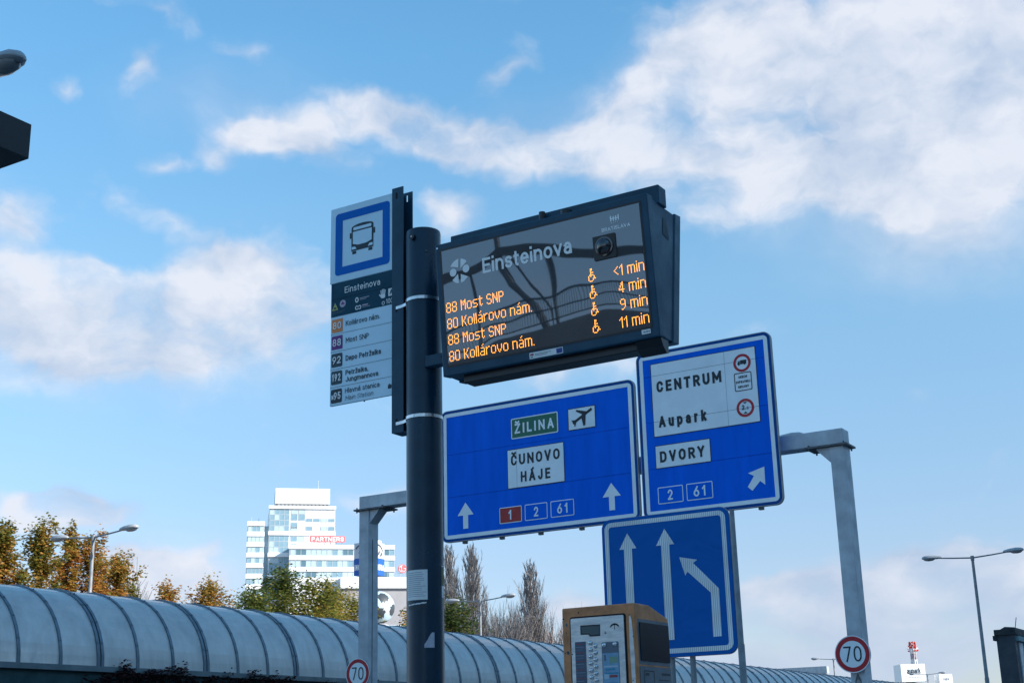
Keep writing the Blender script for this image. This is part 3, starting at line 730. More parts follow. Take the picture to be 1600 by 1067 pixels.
# ------------------------------------------------------------------ departure display
disp = thing('departure_display', 'dark two-sided electronic departure board with amber LED lines on the pole', 'departure board', (-3.18, 5.68, 3.49))
X0, X1 = -3.792, -2.563
def module(y_front_top, y_front_bot, depth, name):
    d = depth
    loop = [(y_front_bot, 3.490), (y_front_bot + d, 3.497), (y_front_top + d, 4.197), (y_front_top, 4.190)]
    return MB().prism(loop, lambda u, v, x: (x, u, v), X0, X1).build(name, 'anthracite', disp, bevel=.006)
front = module(5.495, 5.560, .066, 'front_housing')
rear = module(5.816, 5.703, .070, 'rear_housing')
core = MB().prism([(5.627, 3.500), (5.702, 3.500), (5.815, 4.180), (5.562, 4.180)], lambda u, v, x: (x, u, v), X0 + .006, X1 - .006).build('core_housing', 'anthracite', disp)
MB().box(X0 + .01, X1 + .004, 5.627, 5.713, 4.181, 4.280).build('top_rail', 'anthracite', disp, bevel=.005)
MB().box(X0 + .10, X1 - .05, 5.60, 5.70, 3.452, 3.499).build('bottom_rail', 'black_plastic', disp, bevel=.004)
MB().prism([(5.58, 3.4895), (5.60, 3.455), (5.64, 3.425), (5.66, 3.43), (5.66, 3.4895)], lambda u, v, x: (x, u, v), X1 - .14, X1 - .006).build('drip_bracket', 'black_plastic', disp)
for x, r, h in ((-3.20, .017, .052), (-3.06, .030, .026)):
    MB().tube([(x, 5.60, 4.19), (x, 5.60, 4.19 + h + .03)], r, 16).build('antenna_stub', 'black_plastic', disp, smooth=True)
MB().tube([(-3.43, 5.53, 4.19), (-3.43, 5.53, 4.203)], .006, 8).build('top_screw', 'galvanised_dark', disp)
for z in (3.622,):
    MB().box(-3.960, -3.791, 5.64, 5.70, z - .030, z + .030).build('pole_bracket', 'anthracite', disp, bevel=.003)
    MB().tube([(-3.845, 5.639, z + .006), (-3.845, 5.634, z + .006)], .008, 10).build('bracket_bolt', 'dark_slot', disp)
MB().tube([(-3.776, 5.4965, 4.168), (-3.776, 5.4925, 4.168)], .005, 10).build('corner_screw', 'steel_strap', disp)
decal('side_sticker', [[(5.665, 4.035), (5.735, 4.02), (5.725, 4.075), (5.712, 4.125), (5.68, 4.125)]], PX(X1 - .006), 'kiosk_slate', disp, .002)
def PS(u, v, o):                                   # the tilted front face
    return (u, 5.560 - (v - 3.490) * .09286 - o * .9957, v - o * .0925)
scr = MB(); scr.prism([(-3.752, 3.5445), (-2.6065, 3.5445), (-2.6065, 4.148), (-3.752, 4.148)], PS, .0002, .0022)
scr = scr.build('screen', 'screen_glass', disp)
so = rrect(-3.762, -2.5965, 3.5345, 4.158, .004); si = rrect(-3.752, -2.6065, 3.5445, 4.148, .001)
frame('screen_seal', so, si, PS, 'black_plastic', disp, .0024)
lettering('stop_name', 'Einsteinova', -3.507, -2.984, 3.980, .079, PS, 'print_white', scr, .165, .10, .0030)
lg = []
cx, cz, rx, rz = -3.647, 4.023, .062, .064
def seg(a0, a1, r0, r1):
    o_ = [(cx + rx * r1 * math.cos(R_(a0 + (a1 - a0) * i / 8)), cz + rz * r1 * math.sin(R_(a0 + (a1 - a0) * i / 8))) for i in range(9)]
    i_ = [(cx + rx * r0 * math.cos(R_(a0 + (a1 - a0) * i / 8)), cz + rz * r0 * math.sin(R_(a0 + (a1 - a0) * i / 8))) for i in range(9)]
    return o_ + i_[::-1]
def wedge(a0, a1, tip):
    return [(cx + rx * math.cos(R_(a0 + (a1 - a0) * i / 8)), cz + rz * math.sin(R_(a0 + (a1 - a0) * i / 8))) for i in range(9)] + [tip]
lg.append(wedge(40, 80, (cx + .006, cz + .012))); lg.append(wedge(92, 150, (cx - .006, cz + .02)))
lg.append(wedge(220, 262, (cx - .010, cz - .014))); lg.append(wedge(274, 322, (cx + .006, cz - .018)))
lg.append(circ(cx - .040, cz - .002, .0205, 20)); lg.append(circ(cx + .040, cz + .004, .0205, 20))
decal('transport_logo', lg, PS, 'print_white', scr, .0030, .0001)
lettering('city_name', 'BRATISLAVA', -2.816, -2.662, 4.0455, .0185, PS, 'print_white', scr, .19, .10, .0030)
cs_ = []
for i, x in enumerate((-2.762, -2.748, -2.734, -2.720)): cs_.append(rrect(x - .0035, x + .0035, 4.089, 4.113 + .004 * (i % 3 == 0), 0))
cs_.append(rrect(-2.7655, -2.7165, 4.098, 4.104, 0))
for x in (-2.758, -2.747, -2.736, -2.725): cs_.append(circ(x, 4.081, .0022, 8))
decal('castle_emblem', cs_, PS, 'print_white', scr, .0030, .0002)
sq = MB(); sq.prism(rrect(-2.866, -2.746, 3.911, 4.030, .003), PS, .0024, .010); sq = sq.build('sensor_plate', 'black_plastic', disp)
mb = MB(); nn_ = 28
for i, (r, o) in enumerate(((.0485, .0102), (.0485, .016), (.040, .0165), (.038, .024), (.032, .034), (.020, .042), (.008, .0455))):
    for u, v in circ(-2.806, 3.972, r, nn_): mb.v.append(PS(u, v, o))
for i in range(6):
    for j in range(nn_): mb.f.append((i * nn_ + j, i * nn_ + (j + 1) % nn_, (i + 1) * nn_ + (j + 1) % nn_, (i + 1) * nn_ + j))
mb.f.append(tuple(6 * nn_ + j for j in range(nn_)))
mb.build('sensor_dome', 'dome', sq, smooth=True)
st = decal('funding_sticker', [rrect(-3.273, -3.083, 3.497, 3.528, 0)], PS, 'paper', disp, .0010)
decal('sticker_flag', [rrect(-3.120, -3.0865, 3.5005, 3.5245, 0)], PS, 'sticker_blue', st, .0016)
decal('sticker_mark', [rrect(-3.268, -3.249, 3.513, 3.522, 0)], PS, 'sticker_red', st, .0016)
decal('sticker_word', [rrect(-3.268, -3.253, 3.503, 3.507, 0)], PS, 'sticker_red_dark', st, .0016)
decal('sticker_lines', [rrect(-3.242, -3.15, 3.516, 3.519, 0), rrect(-3.242, -3.17, 3.509, 3.5115, 0)], PS, 'paper_ink', st, .0016)
stk = decal('serial_sticker', [rrect(-2.655, -2.608, 3.511, 3.533, 0)], PS, 'paper', disp, .0028)
decal('serial_marks', [rrect(-2.645, -2.634, 3.518, 3.524, 0), rrect(-2.630, -2.622, 3.518, 3.526, 0), rrect(-2.619, -2.612, 3.518, 3.525, 0)], PS, 'paper_ink', stk, .0034)
LED = {
 '8': '.###.|#...#|#...#|#...#|.###.|#...#|#...#|#...#|.###.', '0': '.###.|#...#|#...#|#...#|#...#|#...#|#...#|#...#|.###.',
 '9': '.###.|#...#|#...#|#...#|.####|....#|....#|...#.|.##..', '1': '..#|.##|#.#|..#|..#|..#|..#|..#|..#',
 '4': '...#.|..##.|..##.|.#.#.|.#.#.|#..#.|#####|...#.|...#.', '<': '...#|..#.|.#..|#...|.#..|..#.|...#|....',
 'M': '#...#|##.##|##.##|#.#.#|#.#.#|#...#|#...#|#...#|#...#', 'S': '.###.|#...#|#....|#....|.###.|....#|....#|#...#|.###.',
 'N': '#...#|##..#|##..#|#.#.#|#.#.#|#..##|#..##|#...#|#...#', 'P': '####.|#...#|#...#|#...#|####.|#....|#....|#....|#....',
 'K': '#...#|#..#.|#..#.|#.#..|##...|#.#..|#..#.|#..#.|#...#', 'o': '.###.|#...#|#...#|#...#|#...#|#...#|.###.',
 's': '.####|#....|#....|.###.|....#|....#|####.', 't': '.#..|.#..|####|.#..|.#..|.#..|.#..|.#.#|..#.', 'l': '#|#|#|#|#|#|#|#|#',
 'á': '...#.|..#..|.....|.###.|....#|....#|.####|#...#|#...#|.####', 'r': '#.##|##..|#...|#...|#...|#...|#...',
 'v': '#...#|#...#|#...#|#...#|.#.#.|.#.#.|..#..', 'n': '####.|#...#|#...#|#...#|#...#|#...#|#...#', 'm': '######.|#..#..#|#..#..#|#..#..#|#..#..#|#..#..#|#..#..#',
 'i': '#|.|#|#|#|#|#|#|#', '.': '#', ' ': '...',
 'w': '..##...|..##...|..#....|..###..|..#....|.####..|#.#..#.|#....#.|#...###|#...#..|.###...',
}
PITCH = .00602
def led_line(s, base, x0=None, x1=None):
    cols = []; x = 0
    for c in s:
        rows_ = LED[c].split('|'); w = max(len(r) for r in rows_)
        for r_i, r_ in enumerate(rows_):
            for c_i, ch_ in enumerate(r_):
                if ch_ == '#': cols.append((x + c_i, len(rows_) - 1 - r_i))
        x += w + (0 if c == ' ' else 1)
    wid = x - 2
    ox = x0 if x0 is not None else x1 - wid * PITCH
    return [circ(ox + a * PITCH, base + b * PITCH, .00245, 6) for a, b in cols]
for txt, base, tm in (('88 Most SNP', 3.8185, '<1 min'), ('80 Kollárovo nám.', 3.7345, '4 min'), ('88 Most SNP', 3.6505, '9 min'), ('80 Kollárovo nám.', 3.5645, '11 min')):
    L1 = decal('led_line', led_line(txt, base, x0=-3.741), PS, 'led', scr, .0028, 0)
    L2 = decal('led_wheelchair', led_line('w', base, x0=-2.908), PS, 'led', scr, .0028, 0)
    L3 = decal('led_time', led_line(tm, base, x1=-2.612), PS, 'led', scr, .0028, 0)
    for q in (L1, L2, L3): q['kind'] = 'stuff'

# ------------------------------------------------------------------ road sign gantry
gan = thing('sign_gantry', 'grey steel portal gantry holding the two blue direction signs', 'gantry', (-12.2, 22.5, 0.0))
GY0, GY1 = 22.28, 22.62
MB().box(-17.335, -6.985, GY0, GY1, 6.53, 6.795).build('beam', 'galvanised', gan, bevel=.012)
for nm, x0, x1, s_ in (('L', -17.335, -17.085, 1), ('R', -7.235, -6.985, -1)):
    pc = MB().box(x0, x1, GY0 + .004, GY1 - .004, 0.0, 6.495).build('post', 'galvanised', gan, bevel=.012)
    xf = x1 if s_ > 0 else x0
    MB().prism([(xf, 6.494), (xf + s_ * .24, 6.494), (xf + s_ * .24, 6.47), (xf, 6.22)], lambda u, v, d: (u, d, v), GY0 + .03, GY1 - .03).build('gusset', 'galvanised', gan)
    a_, b_ = (x0 - .10, x1 + .42) if s_ > 0 else (x0 - .42, x1 + .07)
    MB().box(a_, b_, GY0 - .06, GY1 + .10, 6.496, 6.528).build('flange_plate', 'galvanised_dark', gan)
    for bx_ in (a_ + .06, b_ - .06):
        for by_ in (GY0 - .02, GY1 + .05): MB().tube([(bx_, by_, 6.455), (bx_, by_, 6.56)], .016, 6).build('flange_bolt', 'galvanised_dark', gan)
    MB().box(x0 - .12, x1 + .12, GY0 - .1, GY1 + .1, 0.001, .04).build('foot_plate', 'galvanised_dark', gan)
MB().box(-17.084, -17.081, 22.41, 22.43, 2.2, 5.9).build('weld_seam', 'galvanised_dark', gan)
hp = decal('service_hatch', [[(-7.16, 2.40), (-7.06, 2.40), (-7.06, 2.62), (-7.08, 2.68), (-7.11, 2.73), (-7.14, 2.68), (-7.16, 2.62)]], PY(GY0 + .004), 'galvanised_dark', gan, .006)
decal('hatch_cover', [[(-7.145, 2.40), (-7.075, 2.40), (-7.075, 2.60), (-7.11, 2.64), (-7.145, 2.60)]], PY(GY0 + .004), 'sign_back', hp, .009)

def big_sign(name, label, x0, x1, z0, z1, seams, struts):
    t = thing(name, label, 'road sign', ((x0 + x1) / 2, 22.05, z0))
    zz = [z0] + sorted(seams) + [z1]
    r = .13
    full = rrect(x0, x1, z0, z1, r, 6)
    for i in range(len(zz) - 1):
        a, b = zz[i] + (0.0035 if i else 0), zz[i + 1] - (0.0035 if i < len(zz) - 2 else 0)
        lp = rrect(x0, x1, a, b, 0)
        if i == 0: lp = [p for p in rrect(x0, x1, a, b + r, r, 6) if p[1] <= a + r + 1e-6] + [(x1, b), (x0, b)]
        if i == 0: lp = [(u, v) for u, v in full if v < a + r + 1e-6]; lp = sorted_loop(lp, x0, x1, b, top=True)
        elif i == len(zz) - 2: lp = [(u, v) for u, v in full if v > b - r - 1e-6]; lp = sorted_loop(lp, x0, x1, a, top=False)
        MB().prism(lp, PY(22.0), -.035, 0.0).build('panel', 'sign_blue', t)
    # outer edge profile
    e0 = rrect(x0 - .012, x1 + .012, z0 - .012, z1 + .012, r + .012, 6); e1 = rrect(x0 + .001, x1 - .001, z0 + .001, z1 - .001, r, 6)
    mb = MB(); P = PY(22.0); n = len(e0); k = 0
    for lp, d in ((e0, -.065), (e0, .003), (e1, .003)):
        mb.v += [P(u, v, d) for u, v in lp]
    for q in range(2):
        for i in range(n): mb.f.append((q * n + i, q * n + (i + 1) % n, (q + 1) * n + (i + 1) % n, (q + 1) * n + i))
    mb.build('edge_profile', 'sign_back', t)
    w0, w1 = .052, .125
    ed = frame('blue_margin', rrect(x0 + .001, x1 - .001, z0 + .001, z1 - .001, r, 6), rrect(x0 + w0, x1 - w0, z0 + w0, z1 - w0, r - .05, 6), PY(22.0), 'sign_blue_edge', t, .0035)
    io = rrect(x0 + w0, x1 - w0, z0 + w0, z1 - w0, r - .05, 6)
    ii = [(max(x0 + w1, min(x1 - w1, u)), max(z0 + w1, min(z1 - w1, v))) for u, v in io]
    frame('white_border', io, ii, PY(22.0), 'sign_white', t, .004)
    for x in struts:
        MB().box(x - .04, x + .04, 22.036, 22.11, z0 - .055, z1 - .08).build('back_strut', 'galvanised_dark', t)
        MB().box(x - .03, x + .03, 22.1101, GY0 - .001, 6.60, 6.72).build('clamp', 'galvanised_dark', t)
    return t
def sorted_loop(pts, x0, x1, zcut, top):
    c = ((x0 + x1) / 2, zcut)
    pts = list(pts) + [(x0, zcut), (x1, zcut)]
    cz = sum(p[1] for p in pts) / len(pts)
    return sorted(pts, key=lambda p: math.atan2(p[1] - cz, p[0] - c[0]))
S22 = PY(22.0)
def label_box(t, name, x0, x1, z0, z1, r, fill, edge, w, off=.006):
    o = decal(name, [rrect(x0, x1, z0, z1, r)], S22, edge, t, off)
    decal('face', [rrect(x0 + w, x1 - w, z0 + w, z1 - w, max(r - w, 0))], S22, fill, o, off + .003)
    return o
def up_arrow(t, tipx, tipz, hw, hz, sw, bz, name='arrow', P=S22, m='sign_white', off=.006):
    return decal(name, [[(tipx, tipz), (tipx - hw, hz), (tipx - sw, hz), (tipx - sw, bz), (tipx + sw, bz), (tipx + sw, hz), (tipx + hw, hz)]], P, m, t, off)
s1 = big_sign('direction_sign', 'wide blue overhead sign for ŽILINA, ČUNOVO and HÁJE with two straight arrows', -15.055, -10.74, 5.585, 8.197, [6.455, 7.304], (-14.57, -13.72, -12.86, -11.98, -11.2))
gb = label_box(s1, 'green_field', -13.415, -12.368, 7.423, 7.830, .03, 'sign_green', 'sign_white', .022)
lettering('place_name', 'ŽILINA', -13.330, -12.455, 7.522, .197, S22, 'sign_white', gb, .19, .30, .013, step=.0007)
ab = label_box(s1, 'airport_field', -12.150, -11.555, 7.410, 7.836, .02, 'sign_white', 'sign_dark_ink', .016)
def poly_stroke(pts, t): return stroke(pts, t)
plane = []
plane += stroke([(-12.02, 7.555), (-11.652, 7.758)], .052)
plane += [[(-11.86, 7.705), (-11.955, 7.755), (-11.975, 7.785), (-11.945, 7.790), (-11.735, 7.735), (-11.795, 7.66)],
          [(-11.860, 7.640), (-11.762, 7.690), (-11.775, 7.49), (-11.80, 7.463), (-11.822, 7.475)],
          [(-11.985, 7.600), (-12.045, 7.600), (-12.072, 7.610), (-12.06, 7.588), (-12.02, 7.545)],
          [(-12.015, 7.555), (-11.965, 7.575), (-11.985, 7.495), (-11.998, 7.470), (-12.01, 7.485)]]
decal('aeroplane_pictogram', plane, S22, 'sign_dark_ink', ab, .013, .001)
cb = label_box(s1, 'white_field', -13.520, -12.256, 6.460, 7.226, .02, 'sign_white', 'sign_dark_ink', .014)
lettering('place_name', 'ČUNOVO', -13.432, -12.352, 6.908, .207, S22, 'sign_dark_ink', cb, .19, .24, .013, step=.0007)
lettering('place_name', 'HÁJE', -13.221, -12.568, 6.567, .203, S22, 'sign_dark_ink', cb, .19, .29, .013, step=.0007)
decal('sheet_joint', [[(-13.310, 6.474), (-13.306, 6.474), (-13.306, 7.212), (-13.310, 7.212)]], S22, 'flag_line', cb, .0105)
for x0_, x1_, f_, n_, na, nb in ((-13.722, -13.222, 'sign_red', '1', -13.515, -13.445), (-13.155, -12.658, 'sign_blue', '2', -12.952, -12.855), (-12.590, -12.086, 'sign_blue', '61', -12.445, -12.215)):
    rb = label_box(s1, 'route_plate', x0_, x1_, 5.812, 6.122, .025, f_, 'sign_white', .016)
    lettering('route_number', n_, na, nb, 5.873, .185, S22, 'sign_white', rb, .16, .30, .013, step=.0007)
up_arrow(s1, -14.500, 6.318, .187, 6.069, .059, 5.808); up_arrow(s1, -11.294, 6.320, .187, 6.067, .059, 5.815)

s2 = big_sign('direction_sign', 'tall blue overhead sign for CENTRUM, Aupark and DVORY with one slanting arrow', -10.655, -8.035, 5.575, 8.635, [6.467, 7.321, 8.184], (-10.2, -9.35, -8.46))
wb = label_box(s2, 'white_field', -10.378, -8.316, 7.038, 8.418, .03, 'sign_white', 'sign_dark_ink', .014)
lettering('place_name', 'CENTRUM', -10.270, -8.992, 7.862, .210, S22, 'sign_dark_ink', wb, .215, .25, .013, step=.0007)
lettering('place_name', 'Aupark', -10.264, -9.326, 7.205, .208, S22, 'sign_dark_ink', wb, .215, .29, .013, step=.0007)
for z in (7.321, 8.184): decal('sheet_joint', [[(-10.364, z - .003), (-8.330, z - .003), (-8.330, z + .003), (-10.364, z + .003)]], S22, 'flag_line', wb, .0105)
decal('sheet_joint', [[(-8.918, 7.052), (-8.913, 7.052), (-8.913, 8.404), (-8.918, 8.404)]], S22, 'paper_ink', wb, .0108)
for cz_, nm in ((8.146, 'truck'), (7.327, 'height')):
    cx_ = -8.582
    rg = frame('red_ring', circ(cx_, cz_, .165, 40), circ(cx_, cz_, .118, 40), S22, 'sign_ring_red', wb, .012)
    if nm == 'truck':
        decal('truck_pictogram', [rrect(cx_ - .035, cx_ + .082, cz_ - .022, cz_ + .05, .004), [(cx_ - .085, cz_ - .022), (cx_ - .04, cz_ - .022), (cx_ - .04, cz_ + .035), (cx_ - .068, cz_ + .03), (cx_ - .085, cz_ + .002)], circ(cx_ - .06, cz_ - .028, .016, 12), circ(cx_ + .05, cz_ - .024, .016, 12)], S22, 'sign_dark_ink', rg, .013, .0008)
    else:
        lettering('number', '2', cx_ - .064, cx_ - .015, cz_ - .032, .088, S22, 'sign_dark_ink', rg, .19, .1, .013, step=.0007)
        lettering('number', '5', cx_ + .028, cx_ + .060, cz_ - .032, .048, S22, 'sign_dark_ink', rg, .2, .1, .013, step=.0007)
        decal('comma', [rrect(cx_ + .000, cx_ + .016, cz_ - .034, cz_ - .020, 0)], S22, 'sign_dark_ink', rg, .013)
        decal('height_marks', [[(cx_ - .042, cz_ + .104), (cx_ + .042, cz_ + .104), (cx_, cz_ + .072)], [(cx_ - .042, cz_ - .104), (cx_ + .042, cz_ - .104), (cx_, cz_ - .066)]], S22, 'sign_dark_ink', rg, .013)
pb = frame('plate_outline', rrect(-8.751, -8.421, 7.637, 7.972, .03), rrect(-8.735, -8.437, 7.653, 7.956, .02), S22, 'sign_dark_ink', wb, .012)
for s_, a, b, z in (('OKREM', -8.668, -8.506, 7.868), ('DOPRAVNEJ', -8.722, -8.452, 7.780), ('OBSLUHY', -8.688, -8.484, 7.692)):
    lettering('plate_text', s_, a, b, z, .046, S22, 'sign_dark_ink', pb, .19, .16, .013, step=.0007)
db = label_box(s2, 'white_field', -10.374, -9.288, 6.456, 6.882, .02, 'sign_white', 'sign_dark_ink', .014)
lettering('place_name', 'DVORY', -10.280, -9.408, 6.563, .203, S22, 'sign_dark_ink', db, .205, .25, .013, step=.0007)
for x0_, x1_, n_, na, nb in ((-10.364, -9.868, '2', -10.168, -10.070), (-9.803, -9.299, '61', -9.665, -9.430)):
    rb = label_box(s2, 'route_plate', x0_, x1_, 5.814, 6.118, .025, 'sign_blue', 'sign_white', .016)
    lettering('route_number', n_, na, nb, 5.873, .185, S22, 'sign_white', rb, .16, .30, .013, step=.0007)
decal('arrow', [[(-8.320, 6.246), (-8.624, 6.168), (-8.520, 6.106), (-8.648, 5.928), (-8.566, 5.852), (-8.413, 6.006), (-8.326, 5.930)]], S22, 'sign_white', s2, .006)

# ------------------------------------------------------------------ speed limit signs on the gantry posts
def speed_sign(label, cx, cz):
    t = thing('speed_limit_sign', label, 'road sign', (cx, 22.2, cz - .3), group='70 speed limit signs on the gantry posts')
    P = PY(22.2)
    MB().prism(circ(cx, cz, .298, 48), P, -.022, 0).build('disc', 'sign_back', t)
    frame('rim', circ(cx, cz, .298, 48), circ(cx, cz, .283, 48), P, 'sign_white', t, .003)
    frame('red_ring', circ(cx, cz, .283, 48), circ(cx, cz, .212, 48), P, 'sign_ring_red', t, .004)
    decal('face', [circ(cx, cz, .212, 48)], P, 'sign_white', t, .003)
    lettering('number', '70', cx - .148, cx + .150, cz - .122, .247, P, 'sign_dark_ink', t, .10, .17, .007, step=.0007)
    MB().box(cx - .1, cx + .1, 22.2225, GY0 + .0035, cz - .03, cz + .03).build('bracket', 'galvanised_dark', t)
    return t
speed_sign('round red-rimmed 70 speed limit sign on the right gantry post', -7.140, 3.032)
speed_sign('round red-rimmed 70 speed limit sign on the left gantry post', -17.270, 3.212)

# ------------------------------------------------------------------ lane sign on two posts
lane = thing('lane_sign', 'square blue lane sign with two straight arrows and one merging arrow', 'road sign', (-6.07, 13.03, 0.13))
P13 = PY(13.0)
x0_, x1_, z0_, z1_ = -6.815, -5.348, 2.535, 4.010
MB().prism(rrect(x0_, x1_, z0_, z1_, .10, 6), P13, -.018, 0).build('panel', 'lane_blue', lane)
MB().prism(rrect(x0_ - .006, x1_ + .006, z0_ - .006, z1_ + .006, .106, 6), P13, -.028, -.0181).build('back_rim', 'sign_back', lane)
io = rrect(x0_ + .035, x1_ - .035, z0_ + .035, z1_ - .035, .075, 6); ii = rrect(x0_ + .083, x1_ - .083, z0_ + .083, z1_ - .083, .035, 6)
frame('white_border', io, ii, P13, 'lane_white', lane, .003)
up_arrow(lane, -6.510, 3.845, .101, 3.678, .047, 2.706, P=P13, m='lane_white', off=.003)
up_arrow(lane, -6.073, 3.849, .105, 3.679, .048, 2.706, P=P13, m='lane_white', off=.003)
decal('merging_arrow', [[(-5.921, 3.538), (-5.864, 3.344), (-5.836, 3.381), (-5.593, 3.150), (-5.597, 2.708), (-5.503, 2.709), (-5.501, 3.184), (-5.768, 3.464), (-5.721, 3.494)]], P13, 'lane_white', lane, .003)
for x in (-6.095, -5.865):
    MB().tube([(x, 13.062, .13), (x, 13.062, 3.95)], .030, 14).build('post', 'lamp_pole_grey', lane, smooth=True)
    for z in (2.8, 3.7): MB().box(x - .05, x + .05, 13.0285, 13.094, z - .02, z + .02).build('post_clamp', 'galvanised', lane)

# ------------------------------------------------------------------ ticket machine
tm = thing('ticket_machine', 'brown ticket machine with steel front panel and round buttons by the lane sign', 'ticket machine', (-2.765, 5.36, 0.13))
mx0, mx1 = -2.940, -2.5905
body = MB().prism([(5.204, .55), (5.53, .55), (5.53, 2.190), (5.345, 2.236), (5.204, 2.236)], lambda u, v, x: (x, u, v), mx0, mx1).build('housing', 'machine_brown', tm, bevel=.006)
MB().box(-2.83, -2.70, 5.29, 5.45, .131, .5499).build('pedestal', 'machine_brown', tm)
PM = PY(5.204)
fp = MB(); fp.prism(rrect(-2.896, -2.641, 1.0, 2.189, .006), PM, .0002, .004); fp = fp.build('front_panel', 'brushed_steel', tm)
frame('panel_groove', rrect(-2.902, -2.631, .994, 2.196, .012), rrect(-2.8962, -2.6408, .9998, 2.1892, .006), PM, 'dark_slot', tm, .0008)
PF = PY(5.200)
ld = decal('display_window', [[(-2.849, 2.119), (-2.812, 2.118), (-2.803, 2.109), (-2.754, 2.109), (-2.753, 2.157), (-2.849, 2.158)]], PF, 'black_plastic', fp, .0006)
decal('display_glass', [[(-2.843, 2.124), (-2.808, 2.123), (-2.800, 2.115), (-2.756, 2.115), (-2.756, 2.151), (-2.843, 2.152)]], PF, 'lcd', ld, .0012)
arc = E(-2.6845, 2.139, .0225, .0175, 165, 15, 10); arc2 = E(-2.6845, 2.133, .020, .0165, 25, 155, 10)
decal('umbrella_arrow_mark', [arc + arc2, rrect(-2.6858, -2.6832, 2.130, 2.158, 0)], PF, 'dark_slot', fp, .0006)
decal('scratch_mark', [circ(-2.729, 2.119, .005, 7, .004), rrect(-2.734, -2.727, 2.124, 2.126, 0)], PF, 'flag_line', fp, .0006)
tl = decal('tariff_list', [rrect(-2.878, -2.825, 1.55, 2.090, .002)], PF, 'machine_list', fp, .0006)
random.seed(11)
for i in range(22):
    z = 2.083 - i * .0118
    decal('tariff_line', [rrect(-2.876, -2.829 - random.uniform(0, .014), z - .0048, z - .0018, 0)], PF, ('machine_red' if i % 3 == 0 else 'paper_ink' if i % 3 == 1 else 'machine_box_grey'), tl, .0012)
def button(x, z, r=.0092):
    mb = MB(); n = 16
    for rr, o in ((r * 1.15, .0002), (r * 1.15, .002), (r, .004), (r * .75, .0075), (r * .3, .0092)):
        for u, v in circ(x, z, rr, n): mb.v.append((u, 5.200 - o, v))
    for i in range(4):
        for j in range(n): mb.f.append((i * n + j, i * n + (j + 1) % n, (i + 1) * n + (j + 1) % n, (i + 1) * n + j))
    mb.f.append(tuple(4 * n + j for j in range(n)))
    mb.build('button', 'steel_button', fp, smooth=True)
mat('steel_button', (0.62, 0.64, 0.66), 0.22, metal=1.0)
for i in range(9):
    button(-2.8025, 2.0825 - i * .0283); button(-2.7795, 2.0690 - i * .0283)
bxp = decal('selection_plate', [rrect(-2.750, -2.669, 1.60, 2.082, .008)], PF, 'machine_box_grey', fp, .0006)
button(-2.7375, 2.0695, .0095); button(-2.6868, 2.0705, .0095)
ip = decal('instruction_card', [rrect(-2.7475, -2.6715, 1.62, 2.036, .001)], PF, 'machine_info', bxp, .0014)
for a, b, c, d_, m_ in ((-2.740, -2.730, 2.005, 2.03, 'machine_box_grey'), (-2.715, -2.676, 1.995, 2.02, 'machine_green'), (-2.742, -2.676, 1.978, 1.984, 'machine_info_pale'), (-2.735, -2.69, 1.965, 1.973, 'machine_teal'), (-2.738, -2.675, 1.95, 1.956, 'machine_teal'), (-2.716, -2.680, 1.936, 1.946, 'machine_red'), (-2.742, -2.72, 1.93, 1.95, 'machine_info_pale'), (-2.74, -2.68, 1.90, 1.915, 'machine_teal')):
    decal('card_print', [rrect(a, b, c, d_, 0)], PF, m_, ip, .0020)
for z in (2.06, 1.93): decal('panel_screw', [circ(-2.892 if z > 2 else -2.889, z - .02, .003, 8)], PF, 'dark_slot', fp, .0007)
decal('paint_wear', [[(-2.616, 2.18), (-2.611, 2.186), (-2.606, 2.17), (-2.602, 2.12), (-2.598, 2.02), (-2.600, 1.80), (-2.612, 1.80), (-2.617, 1.95), (-2.619, 2.08)]], PM, 'brushed_steel', body, .0008)
random.seed(17)
for k in range(16):
    a, b = random.choice(((-2.939 + random.uniform(.002, .035), random.uniform(1.85, 2.2)), (random.uniform(-2.93, -2.60), random.uniform(2.202, 2.23)), (random.uniform(-2.625, -2.594), random.uniform(1.85, 2.2)))); r_ = random.uniform(.0015, .004)
    decal('paint_chip', [[(a + r_ * random.uniform(.6, 1.3) * math.cos(t * .9), b + r_ * random.uniform(.6, 1.6) * math.sin(t * .9)) for t in range(7)]], PM, random.choice(['machine_side_panel', 'kiosk_rust', 'kiosk_rust']), body, .0009)
for a, b in ((-2.918, 2.165), (-2.917, 2.05), (-2.913, 2.045)): decal('paint_chip', [circ(a, b, .006, 7, .007)], PM, 'machine_side_panel', body, .0008)
PMX = PX(mx1)
wf = decal('side_window_frame', [rrect(5.228, 5.526, 1.985, 2.172, .004)], PMX, 'machine_side_panel', body, .0008)
MB().prism(rrect(5.240, 5.520, 2.000, 2.158, .006), PMX, .0012, .005).build('side_window', 'machine_side_glass', wf)
sp_ = MB(); sp_.prism(rrect(5.228, 5.526, 1.30, 1.978, .004), PMX, .0004, .003); sp_ = sp_.build('side_info_panel', 'machine_side_panel', body)
frame('side_poster_outline', rrect(5.262, 5.36, 1.5, 1.962, .006), rrect(5.267, 5.355, 1.505, 1.957, .004), PMX, 'flag_ink', sp_, .0038)
for i in range(9):
    decal('side_text', [rrect(5.40 if i else 5.43, 5.515 - .01 * (i % 3), 1.945 - i * .022, 1.949 - i * .022 + (.006 if i == 0 else 0), 0)], PMX, 'flag_ink', sp_, .0038)
decal('side_text', [rrect(5.275, 5.31, 1.94, 1.952, 0)], PMX, 'flag_ink', sp_, .0038)

